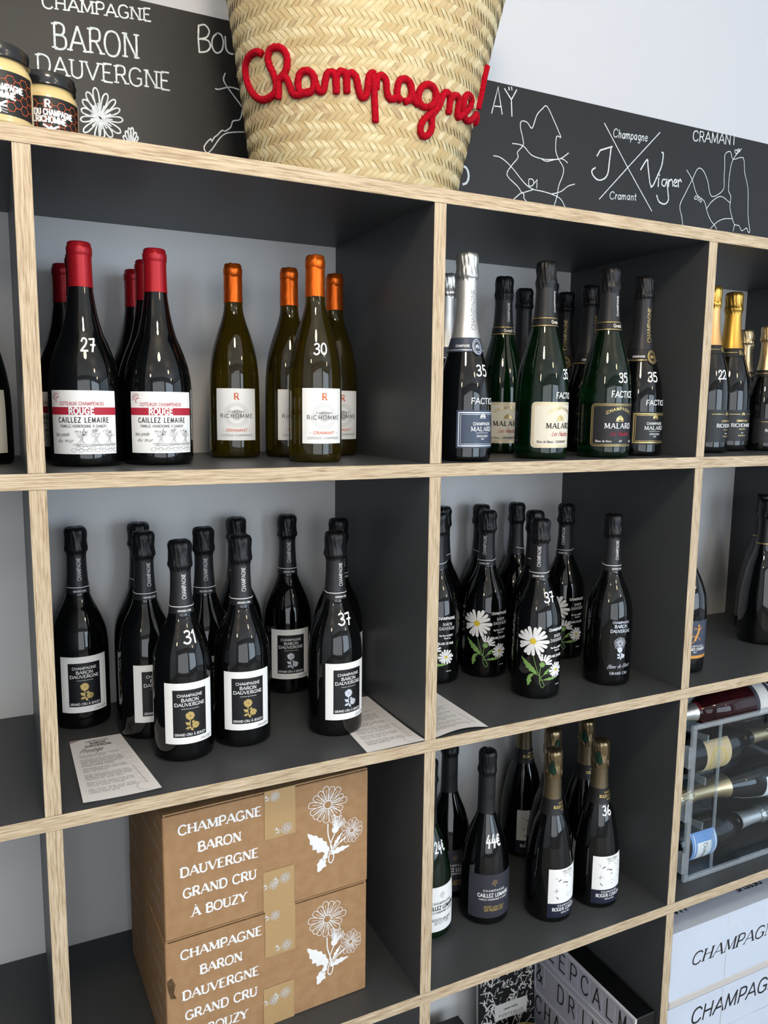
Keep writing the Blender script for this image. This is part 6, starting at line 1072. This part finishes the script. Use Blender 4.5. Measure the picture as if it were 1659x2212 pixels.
# ------------------------------------------------------------------ white cartons
M['card_beige'] = mat('pale_beige_card', '#c9c4c0', rough=.7)
def wcarton(z, h, label, serif, word, d=.33, dx=0, dy=0, dessus=False, up=False):
    w = .43
    t = thing('white_carton', (1.0905 + dx, .0045 + dy, z), label, 'box', 'white cartons on the bottom shelf')
    # panel front slightly bulging
    n = 16; vs = []; fs = []
    rd = random.Random(int(z * 1000))
    for j in range(9):
        for i in range(n + 1):
            u, v = i / n, j / 8
            dent = .0035 * math.exp(-u * 30) * math.sin(math.pi * v) + .0012 * noise.noise(Vector((u * 5, v * 3, z * 9)))
            vs.append((u * w + (.004 * math.sin(math.pi * v) if i == 0 else 0), max(0, .0008 + dent), v * (h - .003)))
    for j in range(8):
        for i in range(n): fs.append((j * (n + 1) + i, j * (n + 1) + i + 1, (j + 1) * (n + 1) + i + 1, (j + 1) * (n + 1) + i))
    mb = MB(); mb.add(vs, fs); bb = len(vs)
    mb.box((.005, .006, .0005), (w - .002, d, h - .0035)); mb.obj('box_body', 'card_white', t, True, sharp=30)
    for y0, y1 in ((.0005, d / 2 - .001), (d / 2 + .001, d)):
        # ribbed flap: the corrugations show through
        mb = MB(); m = 420; vs = []
        for i in range(m + 1):
            zz = h - .0006 + .00028 * math.sin(i * 1.05) * (1 + .6 * noise.noise(Vector((i * .07, 0, z)))); x = w * i / m
            vs += [(x, y0, h - .0030), (x, y0, zz), (x, y1, zz), (x, y1, h - .0030)]
        fs = []
        for i in range(m): a = i * 4; fs += [(a, a + 4, a + 5, a + 1), (a + 1, a + 5, a + 6, a + 2), (a + 2, a + 6, a + 7, a + 3)]
        mb.add(vs, fs + [(0, 1, 2, 3)]); mb.obj('top_flap', 'card_white', t, True, sharp=50)
    def F(x, y, o_=.0004):
        u, v = x / w, min(1, max(0, y / h)); return (x, max(0, .0008 + .0035 * math.exp(-u * 30) * math.sin(math.pi * v) + .0012 * noise.noise(Vector((u * 5, v * 3, z * 9)))) - o_, y)
    mb = MB()
    if serif: text(mb, word, F, .056, h * .415, .0260, .17, .055, .10, 'l', width=.268, slant=.30)
    else: text(mb, word, F, .066, h * .415, .0310, .125, align='l', width=.285, slant=.22)
    mb.obj('lettering', 'ink_black', t)
    if dessus:
        mb = MB(); G = lambda x, y: (x, y, h + .0002)
        text(mb, 'DESSUS', G, .305, .056, .0150, .20, align='l', rot=180, width=.076); text(mb, 'HAUT', G, .085, .060, .0170, .20, align='l', rot=180, width=.075); mb.obj('lettering', 'ink_black', t)
    mb = MB(); mb.ribbon([(w * .36, .004), (w * .36, h - .004)], .0012, F); mb.obj('crease', 'ink_pale', t)
    return t
z4 = HZ[4] + T / 2 + .0004
wcarton(Z0 - 1.4525, .1475, 'white carton with black serif word CHAMPAGNE, top of the stack', True, 'CHAMPAGNE', dessus=True)
wcarton(Z0 - 1.5645, .0950, 'white carton with plain black word CHAMPAGNE, second from the top', False, 'CHAMPAGNE', dy=.001)
wcarton(z4, .1445, 'white carton at the bottom of the stack, cut by the picture edge', False, 'CHAMPAGNE', dy=.002)
# a carton lid resting between the two upper cartons
t = thing('carton_insert', (1.0915, .0045, Z0 - 1.4692), 'pale cardboard layer between the two upper white cartons', 'cardboard')
mb = MB(); mb.bbox((0, 0, 0), (.42, .31, .0160), .002); mb.obj('insert_sheet', 'card_beige', t)

# ------------------------------------------------------------------ light box, book and small things on the lowest visible shelf
lbx = thing('letter_light_box', (1.0085, .0060, z4), 'black cinema light box with black letters on three rows, turned to the left', 'light box')
LD, LH, LT = .316, .2505, .0500
mb = MB(); mb.bbox((.0025, 0, 0), (LT, LD, LH), .002); mb.obj('housing', 'plastic_black', lbx)
mb = MB(); mb.box((.0005, .004, .004), (.0025, LD - .004, LH - .004)); mb.obj('diffuser', 'lightbox_face', lbx)
for (y0, y1, z0, z1) in ((0, LD, 0, .006), (0, LD, LH - .006, LH), (0, .006, .006, LH - .006), (LD - .006, LD, .006, LH - .006)):
    mb = MB(); mb.bbox((-.002, y0, z0), (.003, y1, z1), .0008); mb.obj('frame_bar', 'lightbox_frame', lbx)
rows_ = [('KEEPCALM', .1875), ('& DRINK', .1095), ('CHAMPAGNE', .0315)]
for s, z in rows_[:]:
    mb = MB(); mb.bbox((-.0025, .006, z + .0570), (.0005, LD - .006, z + .0605), .0006) if z < .18 else mb.bbox((-.0025, .006, z - .0035), (.0005, LD - .006, z), .0006); mb.obj('letter_rail', 'lightbox_frame', lbx)
    n = len(s); 
    for i, ch in enumerate(s):
        if ch == ' ': continue
        yc = LD - .022 - i * (LD - .034) / max(n - .4, 7.6)
        hh = .0400; cw_ = .0250
        mb = MB(); mb.box((-.0006, yc - cw_ / 2 - .003, z + .004), (.0004, yc + cw_ / 2 + .003, z + .0560)); c = mb.obj('letter_card', 'lightbox_face', lbx)
        mb = MB(); text(mb, ch, lambda x, y: (-.0012, -x, y), -yc, z + .010, hh, .085, width=cw_ * (.9 if ch != 'I' else .1)); mb.obj('letter', 'ink_black', c)
bkk = thing('art_book', (.8440, .2950, z4 + .0005), 'black and white illustrated portfolio book leaning at the back wall', 'book', rz=0); bkk.rotation_euler = (R(-3), 0, R(-2))
mb = MB(); mb.bbox((0, 0, 0), (.145, .010, .230), .0008); bkb = mb.obj('book_block', 'ink_pale', bkk)
mb = MB(); mb.box((-.001, -.0016, -.0003), (.146, 0, .2305)); cv = mb.obj('cover', 'paper_black', bkk)
mb = MB(); rd = random.Random(12); F = lambda x, y: (x, -.0020, y)
for k in range(330):
    x, y = rd.uniform(.004, .138), rd.uniform(.004, .226); a = rd.uniform(0, 6.28); L = rd.uniform(.006, .020); cur = rd.uniform(-1.6, 1.6)
    pts = []
    for i in range(5): pts.append((min(.143, max(.002, x)), min(.228, max(.002, y)))); x += math.cos(a) * L / 4; y += math.sin(a) * L / 4; a += cur / 3
    mb.ribbon(catmull(pts, 2), rd.uniform(.0008, .0034), F)
mb.obj('cover_artwork', 'ink_pale', cv)
mb = MB(); F3 = lambda x, y: (x, -.0026, y); mb.patch(.040, .124, .066, .103, F3, 1, 1); pl_ = mb.obj('title_panel', 'ink_pale', cv)
mb = MB(); F4 = lambda x, y: (x, -.0031, y); text(mb, 'PORTFOLIO', F4, .082, .073, .0052, .14, width=.066, sp=.6); text(mb, 'Laurence RIVIERE', F4, .082, .087, .0042, .14, width=.036); mb.obj('lettering', 'ink_black', pl_)
t = thing('black_card_box', (.735, .262, z4), 'small black box standing by the divider at the bottom picture edge', 'box')
mb = MB(); mb.bbox((0, 0, 0), (.070, .06, .092), .0015); mb.obj('box_body', 'plastic_black', t)
M['straw_bag'] = mat('yellow_print_paper', '#c9b25e', rough=.6, var=((120, 120, 120), '#8c7a35', 4))
t = thing('yellow_paper_pouch', (.935, .232, z4 + .0003), 'yellow patterned paper pouch lying in front of the portfolio book', 'pouch')
mb = MB(); mb.lathe(smoothprof([(.0006, 0.0), (.030, .0), (.040, .012), (.042, .040), (.036, .066), (.018, .080), (.0006, .081)], 3), 28, lambda r, z, th: (r * (1 + .12 * math.sin(2 * th)), max(0, z))); mb.obj('pouch_body', 'straw_bag', t, True)
mb = MB(); mb.tube([(0, 0, .079), (.004, -.004, .088), (.010, -.006, .090)], .0016, 6); mb.obj('tie', 'straw_c', t, True)
